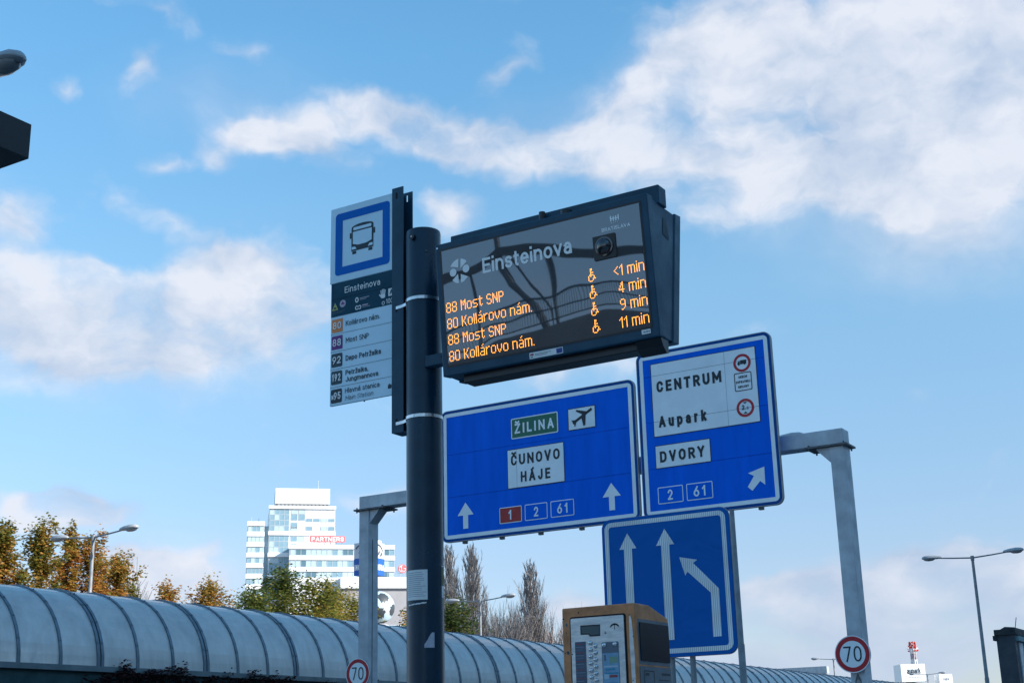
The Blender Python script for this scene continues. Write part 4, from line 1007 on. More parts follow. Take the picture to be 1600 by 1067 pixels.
# ------------------------------------------------------------------ street lamps (double arm)
def make_lamp():
    t = thing('street_lamp', '', 'street lamp', (0, 0, 0), group='double-arm street lamps along the road')
    MB().tube([(0, 0, 0), (0, 0, 4.4), (0, 0, 4.42), (0, 0, 9.9)], [.105, .10, .085, .066], 14).build('pole', 'lamp_pole_grey', t, smooth=True)
    MB().tube([(0, 0, 9.84), (0, 0, 10.06)], .085, 14).build('collar', 'lamp_pole_grey', t, smooth=True)
    for s_ in (-1, 1):
        MB().tube([(s_ * .05, 0, 9.97), (s_ * .9, 0, 10.03), (s_ * 1.66, 0, 10.10)], [.036, .033, .03], 8).build('arm', 'lamp_pole_grey', t, smooth=True)
        secs = [(1.44, .05, .05, 10.10), (1.50, .10, .085, 10.105), (1.72, .15, .125, 10.115), (2.02, .185, .145, 10.125), (2.24, .165, .125, 10.13), (2.36, .10, .08, 10.13), (2.39, .03, .03, 10.128)]
        mb = MB(); n = 12
        for x, wy, hz, z in secs:
            for j in range(n):
                a = 2 * math.pi * j / n
                zz = math.sin(a); mb.v.append((s_ * x, wy * math.cos(a), z + hz * (zz if zz > 0 else zz * .45)))
        for i in range(len(secs) - 1):
            for j in range(n): mb.f.append((i * n + j, i * n + (j + 1) % n, (i + 1) * n + (j + 1) % n, (i + 1) * n + j))
        mb.f.append(tuple(range(n))); mb.f.append(tuple((len(secs) - 1) * n + j for j in range(n)))
        hd_ = mb.build('lamp_head', 'lamp_grey', t, smooth=True)
        gsec = [(1.78, .09, 10.05), (1.88, .135, 10.00), (2.08, .15, 9.985), (2.24, .12, 10.01), (2.31, .05, 10.06)]
        mb = MB(); n = 10
        for x, wy, z in gsec:
            for j in range(n):
                a = math.pi + math.pi * j / (n - 1)
                mb.v.append((s_ * x, wy * math.cos(a), 10.09 + (10.09 - z) * math.sin(a)))
        for i in range(len(gsec) - 1):
            for j in range(n - 1): mb.f.append((i * n + j, i * n + j + 1, (i + 1) * n + j + 1, (i + 1) * n + j))
        mb.build('lamp_lens', 'lamp_glass', hd_, smooth=True)
    return t
lamp0 = make_lamp()
LAMPS = [(-41.3, 36.43, 'double-arm street lamp rising in front of the orange trees'), (-43.06, 66.7, 'double-arm street lamp beside the bare poplars behind the canopy'),
         (-15.32, 67.11, 'double-arm street lamp standing alone against the clouds at the right'), (-15.12, 37.05, 'street lamp whose pole stands behind the square lane sign'),
         (-47.2, 140.27, 'distant street lamp with one arm showing beside the right 70 sign'), (-49.6, 184.4, 'distant street lamp in front of the white rooftop cubes'),
         (-15.28, 9.75, 'street lamp of which only one head shows at the top left edge')]
for i, (x, y, l_) in enumerate(LAMPS):
    o = lamp0 if i == 0 else copy_tree(lamp0)
    o.location = (x, y, 0 if y > 10 else -0.13); o['label'] = l_

# ------------------------------------------------------------------ walkway canopy
walk = thing('walkway_canopy', 'long barrel-vaulted walkway canopy of frosted panels on dark curved ribs', 'canopy', (-25.8, 18.0, 0))
CX, CZ, CR = -25.82, 3.66, 1.83
def zdrop(y): return -max(0.0, y - 30) * .0047
def arc_pts(r, n=22): return [(CX + r * math.cos(math.pi * i / n), CZ + r * 1.0 * math.sin(math.pi * i / n)) for i in range(n + 1)]
STEP = 1.1075; Y_0 = 13.83
def rib_mesh(wid, r0, r1):
    mb = MB(); a, b = arc_pts(r0), arc_pts(r1); n = len(a)
    for y in (-wid / 2, wid / 2):
        mb.v += [(p[0] - CX, y, p[1]) for p in a]; mb.v += [(p[0] - CX, y, p[1]) for p in b]
    for i in range(n - 1):
        mb.f.append((i, i + 1, n + i + 1, n + i)); mb.f.append((2 * n + i, 3 * n + i, 3 * n + i + 1, 2 * n + i + 1))
        mb.f.append((n + i, n + i + 1, 3 * n + i + 1, 3 * n + i)); mb.f.append((i, 2 * n + i, 2 * n + i + 1, i + 1))
    # cover-strip screws
    for i in (2, 4, 6, 8, 10):
        x, z = b[i]; th = math.pi * i / (n - 1)
        ex, ez = math.cos(th), math.sin(th)
        mb.tube([(x - CX, 0, z), (x - CX + ex * .016, 0, z + ez * .016)], .02, 6)
    return mb
pm = MB(); a = arc_pts(CR - .004, 26)
for i in range(len(a) - 1):
    pm.face([(a[i][0] - CX, .03, a[i][1]), (a[i][0] - CX, STEP - .03, a[i][1]), (a[i + 1][0] - CX, STEP - .03, a[i + 1][1]), (a[i + 1][0] - CX, .03, a[i + 1][1])])
rib_single = rib_pair = panel = brace0 = None
NR = 96
for k in range(NR):
    y = Y_0 + k * STEP
    dbl = (k % 3 == 1)
    for dy in ((-.058, .058) if dbl else (0,)):
        if rib_single is None:
            rib_single = rib_mesh(.075, CR - .05, CR + .03).build('rib', 'canopy_frame', walk, local=True)
            o = rib_single
        else:
            o = rib_single.copy(); COL.objects.link(o); o.parent = walk
        o.location = (CX + 25.8, y + dy - 18.0, zdrop(y))
    if k < NR - 1:
        if panel is None:
            panel = pm.build('panel', 'canopy_panel', walk, local=True, smooth=True); o = panel
        else:
            o = panel.copy(); COL.objects.link(o); o.parent = walk
        o.location = (CX + 25.8, y - 18.0, zdrop(y))
    if dbl and y < 70:
        pts = []
        for i in range(9):
            th = R_(78 - 66 * i / 8); r = CR - .085
            pts.append((r * math.cos(th), -STEP * (1.0 - .92 * i / 8), CZ + r * math.sin(th)))
        if brace0 is None:
            brace0 = MB().tube(pts, .075, 8).build('brace', 'brace', walk, local=True, smooth=True); o = brace0
        else:
            o = brace0.copy(); COL.objects.link(o); o.parent = walk
        o.location = (CX + 25.8, y - 18.0, zdrop(y))
ys = [Y_0 - .3, 30, Y_0 + NR * STEP]
for sx, nm in ((1, 'near'), (-1, 'far')):
    xr = CX + sx * (CR + .0)
    mb = MB()
    for i in range(2):
        z0_, z1_ = CZ + zdrop(ys[i]), CZ + zdrop(ys[i + 1])
        k = len(mb.v)
        for y, z in ((ys[i], z0_), (ys[i + 1], z1_)):
            mb.v += [(xr - .07, y, z - .11), (xr + .07, y, z - .11), (xr + .07, y, z + .01), (xr - .07, y, z + .01)]
        for j in range(4): mb.f.append((k + j, k + (j + 1) % 4, k + 4 + (j + 1) % 4, k + 4 + j))
        mb.f.append((k, k + 1, k + 2, k + 3)); mb.f.append((k + 4, k + 5, k + 6, k + 7))
    mb.build('eaves_rail', 'canopy_rail', walk)
    mb = MB()
    MB().tube([(CX + sx * 1.5, ys[0], 3.2), (CX + sx * 1.5, ys[2], 2.9)], .04, 8).build('handrail', 'canopy_frame', walk)
MB().box(CX - 1.7, CX + 1.7, ys[0], ys[2], 1.95, 2.15).build('deck', 'canopy_deck', walk)
wl = MB().box(-24.14, -24.02, ys[0], ys[2], 0.0, 3.575).build('retaining_wall', 'wall_teal', base=(-24.08, 60, 0)); tag(wl, 'dark teal wall under the eaves of the walkway canopy', 'wall')
wl2 = MB().box(-27.62, -27.5, ys[0], ys[2], 0.0, 3.05).build('retaining_wall', 'canopy_deck', base=(-27.56, 60, 0)); tag(wl2, 'far wall of the covered walkway, behind its frosted panels', 'wall')

# ------------------------------------------------------------------ vegetation
def leaf(mb, p, size, tint):
    a = random.uniform(0, 2 * math.pi); b = random.uniform(-.9, .9)
    u = Vector((math.cos(a), math.sin(a), random.uniform(-.4, .4))).normalized()
    w = Vector((-math.sin(a) * math.cos(b), math.cos(a) * math.cos(b), math.sin(b)))
    s1_, s2_ = size * random.uniform(.7, 1.2), size * random.uniform(.45, .8)
    mb.face([p - u * s1_ * .5, p + w * s2_ * .5 - u * s1_ * .08, p + u * s1_ * .5, p - w * s2_ * .5 - u * s1_ * .08], max(0, min(1, tint)))

def branch_path(p, d, length, n, up, wob):
    pts = [p.copy()]; d = d.normalized()
    for i in range(n):
        d = (d + Vector((random.uniform(-wob, wob), random.uniform(-wob, wob), up + random.uniform(-wob, wob) * .5))).normalized()
        p = p + d * (length / n); pts.append(p.copy())
    return pts

def leafy_tree(name, label, cat_name, x, y, h, rad, leafm, seed, column=True, base=0.0, nleaf=9000, size=.18, tone=.5, group=None, clear=.28, gaps=.0):
    random.seed(seed)
    t = thing(name, label, 'tree', (x, y, base), group=group)
    tr = MB(); cr = MB()
    lean = Vector((random.uniform(-.03, .03), random.uniform(-.03, .03), 1))
    pts = [Vector((x, y, base))]
    for i in range(1, 9):
        f = i / 8
        pts.append(Vector((x + lean.x * h * f + random.uniform(-.06, .06), y + lean.y * h * f + random.uniform(-.06, .06), base + h * .97 * f)))
    tr.tube(pts, [max(.02, .016 * h * (1 - .93 * i / 8)) for i in range(9)], 8)
    tips = []
    nb = 34 if column else 40
    for i in range(nb):
        f = clear + (1 - clear) * (i / nb) ** .9
        p = pts[0].lerp(pts[-1], f * .97)
        q_ = (f - clear) / (1 - clear)
        prof = min(1.0, .55 + q_ * 1.2) * (1 - max(0, (q_ - .62) / .45) ** 1.6) + .12 if column else (math.sin(math.pi * min(1, q_ * .72 + .25)) ** .6)
        L = rad * prof * random.uniform(.75, 1.3)
        a = i * 2.4 + random.uniform(-.4, .4)
        d = Vector((math.cos(a), math.sin(a), 1.5 if column else random.uniform(.35, .9)))
        L *= 1.7 if column else 1.15
        bp = branch_path(p, d, L, 4, .14 if column else .05, .16)
        r0 = .0042 * h * (1.1 - f)
        tr.tube(bp, [r0, r0 * .8, r0 * .6, r0 * .4, r0 * .2], 5, cap=False)
        tips.append((bp, random.gauss(tone, .12), L))
        for _ in range(3):
            q = bp[random.randint(1, 3)]
            d2 = Vector((random.uniform(-1, 1), random.uniform(-1, 1), random.uniform(.3, 1.3)))
            b2 = branch_path(q, d2, L * random.uniform(.3, .55), 3, .08, .2)
            tr.tube(b2, [r0 * .5, r0 * .4, r0 * .25, r0 * .12], 4, cap=False)
            tips.append((b2, random.gauss(tone, .14), L * .5))
    top = pts[-1]; tips.append(([pts[-3], pts[-2], top, top + Vector((0, 0, h * .03))], tone - .1, rad))
    wsum = [max(.15, w) ** .6 for _, _, w in tips]; S = sum(wsum)
    for (bp, tn, L), w in zip(tips, wsum):
        k = int(nleaf * w / S)
        for _ in range(k):
            f = random.random() ** .75 * (len(bp) - 1); i = min(int(f), len(bp) - 2)
            p = bp[i].lerp(bp[i + 1], f - i)
            sp = (.08 + .05 * rad) if column else (.10 + .085 * rad)
            p = p + Vector((random.gauss(0, sp), random.gauss(0, sp), random.gauss(0, sp)))
            hh = (p.z - base) / h
            leaf(cr, p, size, tn + random.gauss(0, .16) - (.12 if hh > .85 else 0))
    tr.build('trunk', 'bark', t); cr.build('crown', leafm, t)
    return t

def bare_tree(name, label, x, y, h, rad, seed, poplar=False, base=0.0, m='bark_grey', group=None, nb=46, sub=9, leaves=0, twig=.035, lm='leaf_last'):
    random.seed(seed)
    t = thing(name, label, 'tree', (x, y, base), group=group)
    tr = MB(); cr = MB(); lf = MB()
    pts = [Vector((x, y, base))]
    for i in range(1, 9): pts.append(Vector((x + random.uniform(-.12, .12) * i / 4, y + random.uniform(-.12, .12) * i / 4, base + h * .96 * i / 8)))
    if poplar: tr.tube(pts, [max(.03, .017 * h * (1 - .93 * i / 8)) for i in range(9)], 8)
    else: tr.tube(pts[:5], [.014 * h, .012 * h, .010 * h, .007 * h, .004 * h], 8)
    for i in range(nb):
        f = (.16 if poplar else .12) + .8 * (i / nb)
        if not poplar: f = .10 + .42 * (i / nb)
        p = pts[0].lerp(pts[-1], f)
        a = i * 2.399 + random.uniform(-.3, .3)
        if poplar:
            prof = (.45 + .55 * math.sin(math.pi * min(1, f * .9 + .12))) * (1.2 - f * .75)
            L = h * .30 * prof * random.uniform(.8, 1.25); d = Vector((math.cos(a) * .5, math.sin(a) * .5, 1.15)); upk = .22
            d = Vector((math.cos(a) * rad * .15, math.sin(a) * rad * .15, 1.2))
        else:
            L = (h - (p.z - base)) * random.uniform(.6, .95); d = Vector((math.cos(a) * .75, math.sin(a) * .75, 1.0)) ; upk = .12
            d.x *= rad / (h * .35); d.y *= rad / (h * .35)
        bp = branch_path(p, d, L, 5, upk, .10)
        r0 = twig * (2.6 if poplar else 3.0) * (1.15 - f * .7)
        cr.tube(bp, [r0, r0 * .8, r0 * .6, r0 * .42, r0 * .3, r0 * .2], 4, cap=False)
        for j in range(sub):
            q0 = random.uniform(.8, 4.6); k = int(q0); q = bp[k].lerp(bp[k + 1], q0 - k)
            d2 = (bp[k + 1] - bp[k]).normalized() + Vector((random.uniform(-.45, .45), random.uniform(-.45, .45), random.uniform(.1, .7)))
            L2 = L * random.uniform(.14, .30)
            b2 = branch_path(q, d2, L2, 3, .12, .16)
            cr.tube(b2, [twig * .9, twig * .75, twig * .6, twig * .35], 3, cap=False)
            for jj in range(2):
                q2 = b2[random.randint(0, 2)]
                b3 = branch_path(q2, d2 + Vector((random.uniform(-.7, .7), random.uniform(-.7, .7), random.uniform(-.1, .5))), L2 * .6, 2, .08, .2)
                cr.tube(b3, [twig * .6, twig * .5, twig * .3], 3, cap=False)
    tr.build('trunk', m, t); crown = cr.build('crown', m, t)
    if leaves:
        for _ in range(leaves):
            f = random.betavariate(1.3, 3.2)
            a = random.uniform(0, 6.28); r = rad * random.random() ** .6 * .75
            leaf(lf, Vector((x + r * math.cos(a), y + r * math.sin(a), base + h * (.12 + .75 * f))), .42, random.random())
        lf.build('last_leaves', lm, crown)
    return t

OG = 'autumn trees behind the canopy'
leafy_tree('maple_tree', 'green and orange autumn tree leaning out of the left edge', 'tree', -48.6, 36.3, 11.6, .9, 'leaf_autumn', 20, tone=.45, group=OG)
leafy_tree('maple_tree', 'orange-green autumn tree just inside the left edge of the photo', 'tree', -47.0, 36.9, 11.3, .92, 'leaf_autumn', 21, tone=.42, group=OG)
leafy_tree('maple_tree', 'slender green-tipped autumn tree, second from the left edge', 'tree', -47.2, 38.9, 11.7, .92, 'leaf_autumn', 22, tone=.34, group=OG)
leafy_tree('maple_tree', 'narrow tall orange tree just left of the left street lamp arm', 'tree', -48.8, 41.2, 12.1, .64, 'leaf_autumn', 23, tone=.52, group=OG)
leafy_tree('maple_tree', 'broad rust-orange tree right behind the left street lamp pole', 'tree', -48.2, 42.2, 11.5, 1.05, 'leaf_autumn', 24, tone=.6, group=OG, nleaf=7500)
leafy_tree('maple_tree', 'rust-brown tree to the right of the left street lamp pole', 'tree', -48.8, 44.4, 10.9, .95, 'leaf_autumn', 25, tone=.58, group=OG)
leafy_tree('maple_tree', 'short yellow-green autumn tree at the right end of the orange row', 'tree', -49.5, 46.3, 9.9, .6, 'leaf_autumn', 26, tone=.3, group=OG, nleaf=3000)
bare_tree('birch_tree', 'small leafless drooping tree beside the orange tree row', -54, 49.5, 11.0, 1.1, 27, m='bark_grey', nb=46, sub=9, twig=.024)
leafy_tree('maple_tree', 'sparse orange tree top, left of the pair before the white tower', 'tree', -58, 57.3, 11.7, 1.15, 'leaf_autumn', 28, column=False, tone=.62, nleaf=6000, size=.2, group=OG, clear=.5)
leafy_tree('maple_tree', 'sparse orange tree top, right of the pair before the white tower', 'tree', -58, 60.3, 12.0, 1.55, 'leaf_autumn', 29, column=False, tone=.60, nleaf=8000, size=.2, group=OG, clear=.5)
GG = 'green and yellow trees in front of the white office tower'
leafy_tree('lime_tree', 'low olive-green tree at the left foot of the white tower', 'tree', -75, 83.6, 14.9, 2.5, 'leaf_turning', 31, column=False, tone=.28, nleaf=7000, size=.30, group=GG, clear=.42)
leafy_tree('lime_tree', 'tallest olive-green tree in front of the white tower', 'tree', -75.5, 87.9, 16.9, 2.9, 'leaf_turning', 32, column=False, tone=.30, nleaf=9000, size=.30, group=GG, clear=.4)
leafy_tree('lime_tree', 'yellowing tree with gaps below the PARTNERS rooftop sign', 'tree', -74.5, 90.3, 16.2, 2.5, 'leaf_turning', 33, column=False, tone=.5, nleaf=6500, size=.30, group=GG, clear=.4)
leafy_tree('lime_tree', 'yellow-brown tree right of the one below the PARTNERS sign', 'tree', -78, 96.4, 16.6, 2.7, 'leaf_turning', 34, column=False, tone=.6, nleaf=6500, size=.30, group=GG, clear=.4)
leafy_tree('lime_tree', 'low yellow tree touching the left gantry post', 'tree', -80, 102.0, 16.1, 2.6, 'leaf_turning', 35, column=False, tone=.66, nleaf=5500, size=.30, group=GG, clear=.4)
leafy_tree('lime_tree', 'small golden tree between the giant football and the dark pole', 'tree', -80, 110.5, 16.0, 1.6, 'leaf_autumn', 36, column=False, tone=.42, nleaf=1700, size=.34, clear=.4, group=GG)
bare_tree('poplar_tree', 'bare tall poplar right beside the dark pole', -100, 148.0, 28.2, 2.6, 41, poplar=True, group='bare poplars', nb=110, sub=12, leaves=520, twig=.036)
bare_tree('poplar_tree', 'bare tall poplar under the left end of the wide blue sign', -98, 149.8, 28.3, 3.6, 42, poplar=True, group='bare poplars', nb=130, sub=12, leaves=560, twig=.036)
bare_tree('poplar_tree', 'bare poplar standing alone beneath the middle of the wide sign', -97, 163.2, 27.4, 3.9, 43, poplar=True, group='bare poplars', nb=130, sub=12, leaves=260, twig=.036)
leafy_tree('oak_tree', 'dark green bushy tree behind the middle street lamp', 'tree', -86, 127.6, 17.4, 4.2, 'leaf_green', 44, column=False, tone=.36, nleaf=6500, size=.42, clear=.3)
BG = 'leafless grey trees behind the canopy'
bare_tree('ash_tree', 'leafless grey tree just right of the middle street lamp', -95, 150.6, 20.2, 4.8, 45, m='bark_grey', group=BG, nb=100, sub=14, twig=.034)
bare_tree('ash_tree', 'leafless grey tree between the middle street lamp and the lone poplar', -100, 163.2, 20.8, 4.2, 46, m='bark_grey', group=BG, nb=95, sub=14, twig=.034)
bare_tree('ash_tree', 'leafless brown tree left of the ticket machine', -100, 173.0, 20.6, 5.2, 47, m='twig_brown', group=BG, nb=110, sub=14, twig=.034)
bare_tree('ash_tree', 'low leafless pinkish-brown tree at the foot of the lone poplar', -90, 152.5, 14.8, 4.0, 48, m='twig_brown', group=BG, nb=100, sub=14, twig=.032)
bare_tree('ash_tree', 'low leafless tree partly hidden by the ticket machine', -92, 164.5, 15.6, 4.4, 49, m='twig_brown', group=BG, nb=100, sub=14, twig=.032)

# climbing plant over the wall under the canopy
random.seed(61)
cp = thing('climbing_plant', 'dark wine-red creeper hanging over the wall at the lower left', 'plant', (-23.95, 27, 0))
mb = MB(); st = MB()
def creeper_top(y):
    return 3.57 + .10 * math.sin(y * 1.7) + .07 * math.sin(y * 4.3 + 1) + .05 * math.sin(y * 9.1) - (0.35 if y < 21.0 else 0) + (.22 * math.exp(-((y - 24.0) / .22) ** 2)) + (.16 * math.exp(-((y - 22.2) / .1) ** 2)) - (.25 * max(0, min(1, (y - 29) / 5)))
for _ in range(15000):
    y = random.uniform(19.5, 38.0)
    dens_ = max(0, min(1, (y - 20.4) / 1.2))
    if random.random() > dens_: continue
    top = creeper_top(y)
    z = top - abs(random.gauss(0, .42)) if random.random() < .6 else random.uniform(1.6, top)
    p = Vector((-23.90 + random.uniform(-.08, .20), y, z))
    leaf(mb, p, random.uniform(.06, .13), random.gauss(.5, .25))
for i in range(26):
    y = 21.3 + i * .62 + random.uniform(-.2, .2)
    bp = branch_path(Vector((-23.93, y, 0.0)), Vector((0, random.uniform(-.2, .2), 1)), 3.35, 8, .1, .10)
    st.tube(bp, [.02 - .0018 * k for k in range(9)], 4, cap=False)
for y, hgt in ((24.0, .3), (22.2, .2), (25.6, .16), (27.3, .18), (31.5, .2), (34.2, .3)):
    b = branch_path(Vector((-23.88, y, 3.3)), Vector((0, .1, 1)), hgt + .2, 4, .1, .12)
    st.tube(b, [.012, .01, .008, .006, .004], 4, cap=False)
    for _ in range(40): leaf(mb, b[random.randint(1, 4)] + Vector((random.gauss(0, .04), random.gauss(0, .09), random.gauss(0, .06))), .09, random.random())
st.build('stems', 'bark', cp); mb.build('foliage', 'leaf_wine', cp)

# ------------------------------------------------------------------ white office tower far behind
OX, OY = -276.37, 329.43
twr = thing('office_tower', 'white office tower with glazed bays and a lower wing beside it', 'building', (OX, OY, 0), rotz=R_(90 - 47))
def lb(name, m, par, x0, x1, y0, y1, z0, z1): return MB().box(x0, x1, y0, y1, z0, z1).build(name, m, par, local=True)
# local x along the facade, local y into the building
main = lb('tower_body', 'facade_white', twr, -12.1, 8.5, .45, 19, 0, 76.2)
lb('plant_room', 'facade_white', twr, -10.3, 6.75, 1.2, 15, 78.0, 82.9)
lb('plant_room_base', 'roof_clutter', twr, -10.1, 6.5, 2, 14, 76.6, 77.999)
wing = lb('wing_body', 'facade_white', twr, -18.6, -13.5, .35, 18, 0, 71.2)
lb('link_body', 'glass_blue', twr, -13.499, -12.101, 2.2, 16, 0, 71.0)
low = lb('low_block', 'facade_white', twr, -5.75, 26.5, -5.5, 14, 0, 63.9)
for x0, x1, y0, z0, z1 in ((-12.3, 8.65, -.1, 76.2, 77.2), (-12.3, 8.6, 0, 67.9, 69.1), (-12.3, -5.8, -.4, 61.1, 62.4), (-12.3, -5.8, -.4, 54.4, 55.6), (-12.3, -5.8, -.2, 47.4, 48.6)):
    lb('floor_band', 'facade_white', twr, x0, x1, y0, .4499, z0, z1)
z = 71.3
for i in range(9):
    lb('floor_band', 'facade_white', twr, -18.75, -13.4, -.05, .3499, 70.75 - i * 3.25, 72.15 - i * 3.25)
for zt, zb in ((64.1, 62.8), (60.75, 59.4), (57.2, 55.9), (54.0, 52.6)):
    lb('floor_band', 'facade_white', twr, -5.9, 26.65, -5.9, -5.5001, zb, zt)
random.seed(71)
WMESH = {}
def window(x0, x1, z0, z1, y, m, par=twr):
    key = (round(x1 - x0, 2), round(z1 - z0, 2), m)
    if key not in WMESH:
        w, h = key[0], key[1]
        f = MB(); f.box(0, w, 0, .12, 0, .08).box(0, w, 0, .12, h - .08, h).box(0, .07, 0, .12, .0801, h - .0801).box(w - .07, w, 0, .12, .0801, h - .0801)
        WMESH[key] = (f, MB().box(.0701, w - .0701, .05, .1199, .0801, h - .0801))
        fo = WMESH[key][0].build('window', 'mullion', par, local=True); po = WMESH[key][1].build('pane', m, fo, local=True)
        WMESH[key] = (fo, po)
    else:
        fo0, po0 = WMESH[key]
        fo = fo0.copy(); COL.objects.link(fo); fo.parent = par
        po = po0.copy(); COL.objects.link(po); po.parent = fo
    fo.location = (x0, y - .122, z0)
# wing windows
for i in range(8):
    zb, zt = 68.95 - i * 3.25, 70.70 - i * 3.25
    for c in range(4):
        x = -18.45 + c * 1.22
        window(x, x + 1.2, zb, zt, .349, 'glass_blue' if i == 4 else random.choice(['glass_pale', 'glass_pale', 'glass_blue']))
# glazed bays on the tower's left side
for zb, zt, rows_ in ((69.15, 76.15, 4), (62.45, 67.85, 3), (55.65, 61.05, 3), (48.65, 54.35, 3)):
    h = (zt - zb) / rows_
    for r in range(rows_):
        for c in range(4):
            x = -11.9 + c * 1.5
            window(x, x + 1.49, zb + r * h, zb + (r + 1) * h - .02, .449, random.choice(['glass_blue', 'glass_blue', 'glass_pale']))
# tower's right side
pat = [('pp0000', 74.6, 76.0), ('dd0000', 72.6, 74.5), ('00ddpd', 72.2, 73.2), ('d00000', 70.0, 71.9), ('p0d0pd', 69.4, 70.7), ('dpd000', 66.0, 67.6), ('d00000', 64.2, 65.3)]
for s_, zb, zt in pat:
    for c, k in enumerate(s_):
        if k == '0': continue
        x = -5.3 + c * 2.32
        if s_ == 'dpd000' and c > 1: continue
        window(x, x + 1.95, zb, zt, .449, {'p': 'glass_pale', 'd': 'glass_blue'}[k])
for c in range(7):
    lb('panel_joint', 'mullion', twr, -5.5 + c * 2.32, -5.44 + c * 2.32, .40, .4498, 69.2, 76.1)
for zz in (71.9, 74.55): lb('panel_joint', 'mullion', twr, -5.37, 8.45, .42, .4498, zz, zz + .06)
# low block windows
for zb, zt in ((60.9, 62.7), (57.3, 59.3), (54.1, 55.8)):
    for c in range(20):
        x = -5.5 + c * 1.6
        m_ = random.choice(['glass_pale', 'glass_pale', 'glass_pale', 'glass_blue', 'glass_dark'])
        window(x, x + 1.56, zb, zt, -5.501, m_)
for x, y, zb, hh in ((-17.4, 6, 71.2, 3.2), (-15.2, 5, 71.2, 2.6), (3.2, 5, 82.9, 3.4)):
    MB().tube([(x, y, zb), (x, y, zb + hh)], .09, 6).build('antenna', 'mullion', twr, local=True)
lb('antenna_box', 'roof_clutter', twr, 3.6, 4.4, 5, 6, 82.9, 83.7)
for k in range(14):
    lb('roof_unit', 'roof_clutter', twr, -9.5 + k * 1.2, -8.8 + k * 1.2, 1.25, 1.9, 77.2, 77.9)
# podium block to the right
pod = thing('podium_building', 'long low white building to the right of the office tower', 'building', (OX, OY, 0), rotz=R_(43))
lb('body', 'facade_white', pod, 9.6, 36, -9.5, 10, 50.4, 53.8)
lb('lower_wall', 'facade_grey', pod, 9.8, 36, -8.5, 9, 0, 50.399)
for c in range(13):
    lb('panel_joint', 'mullion', pod, 9.6 + c * 2.0, 9.66 + c * 2.0, -9.53, -9.5001, 51.0, 53.7)
for c in range(6): lb('roof_rail_post', 'mullion', pod, 24 + c * 2, 24.1 + c * 2, -9.3, -9.2, 53.801, 55.6)
for zz in (54.4, 55.0, 55.6): lb('roof_rail', 'mullion', pod, 24, 36, -9.31, -9.19, zz, zz + .07)
def local_plane(y): return lambda u, v, o: (u, y - o, v)
def ltext(name, s, x0, x1, base, cap, y, m, par, **kw):
    b = BASE.get(par); BASE[par] = Vector((0, 0, 0)); o = lettering(name, s, x0, x1, base, cap, local_plane(y), m, par, **kw); BASE[par] = b; return o
def ldecal(name, polys, y, m, par, off=.05, step=0.01):
    b = BASE.get(par); BASE[par] = Vector((0, 0, 0)); o = decal(name, polys, local_plane(y), m, par, off, step); BASE[par] = b; return o
ps = thing('rooftop_sign', 'red PARTNERS sign in white letters on the office roof', 'sign', (OX, OY, 0), rotz=R_(43))
MB().prism(rrect(.36, 11.43, 65.3, 67.25, .5), local_plane(-3.0), -.25, 0).build('board', 'brand_red', ps, local=True)
ltext('lettering', 'PARTNERS', .95, 10.95, 65.62, 1.3, -3.0, 'brand_white', ps, weight=.2, gap=.16, off=.08, step=.02)
for k in range(6):
    MB().tube([(1.0 + k * 1.9, -2.7, 63.95), (1.9 + k * 1.7, -2.6, 65.29)], .09, 5).build('strut', 'roof_clutter', ps, local=True)
    MB().tube([(1.9 + k * 1.7, -2.4, 63.95), (1.0 + k * 1.9, -2.5, 65.29)], .09, 5).build('strut', 'roof_clutter', ps, local=True)
lg_ = thing('rooftop_logo', 'round red LG logo with white letter marks on the podium roof', 'sign', (OX, OY, 0), rotz=R_(43))
MB().prism(circ(28.5, 56.3, 1.36, 36), local_plane(-9.7), -.3, 0).build('disc', 'brand_red', lg_, local=True)
ldecal('letter_mark', stroke([(28.25, 57.1), (28.25, 55.7), (28.75, 55.7)], .16) + stroke(E(28.5, 56.3, 1.0, 1.0, 85, 360, 20) + [(28.9, 56.3)], .15) + [circ(27.95, 56.75, .13, 10)], -9.7, 'brand_white', lg_, .06, .02)
for x in (28.0, 29.0): lb('stand', 'mullion', lg_, x - .06, x + .06, -9.6, -9.5, 53.801, 55.1)

# exhibition pylon: white over blue box sign
ix, iy, ia = -182.05, 238.45, 4.75
ic = thing('box_sign', 'white and blue INCHEBA box sign half hidden behind the left gantry post', 'sign', (ix, iy, 0))
MB().box(ix - ia, ix, iy, iy + ia, 43.05, 46.45).build('upper_box', 'brand_pale', ic)
MB().box(ix - ia - .01, ix + .01, iy - .01, iy + ia + .01, 39.35, 43.04).build('lower_box', 'brand_blue', ic)
MB().box(ix - 3, ix - 1.6, iy + 1.6, iy + 3, 0, 39.349).build('mast', 'roof_clutter', ic)
lettering('lettering', 'INCHEBA', ix - ia + .25, ix - .25, 40.45, 1.25, PY(iy - .01), 'brand_white', ic, .15, .12, .05, step=.02)
lettering('lettering', 'INCHEBA', iy + .25, iy + ia - .25, 40.45, 1.25, PX(ix + .01), 'brand_white', ic, .15, .12, .05, step=.02)
def mark(u0): return stroke(E(u0 + 2.2, 43.9, 2.0, 2.1, 25, 140, 14), .24) + stroke([(u0 + 1.5, 44.2), (u0 + 1.8, 44.8)], .22) + stroke([(u0 + 2.5, 43.9), (u0 + 2.8, 44.6)], .22) + stroke([(u0 + 3.3, 43.6), (u0 + 3.6, 44.3)], .22)
decal('logo_mark', mark(ix - ia), PY(iy), 'sign_dark_ink', ic, .05, .01)
decal('logo_mark', mark(iy), PX(ix), 'sign_dark_ink', ic, .05, .01)
MB().box(ix - 3.5, ix - .8, iy + 1, iy + 1.5, 46.451, 47.0).build('roof_piece', 'brand_red', ic)  # red sign piece on top of the box, gives no light
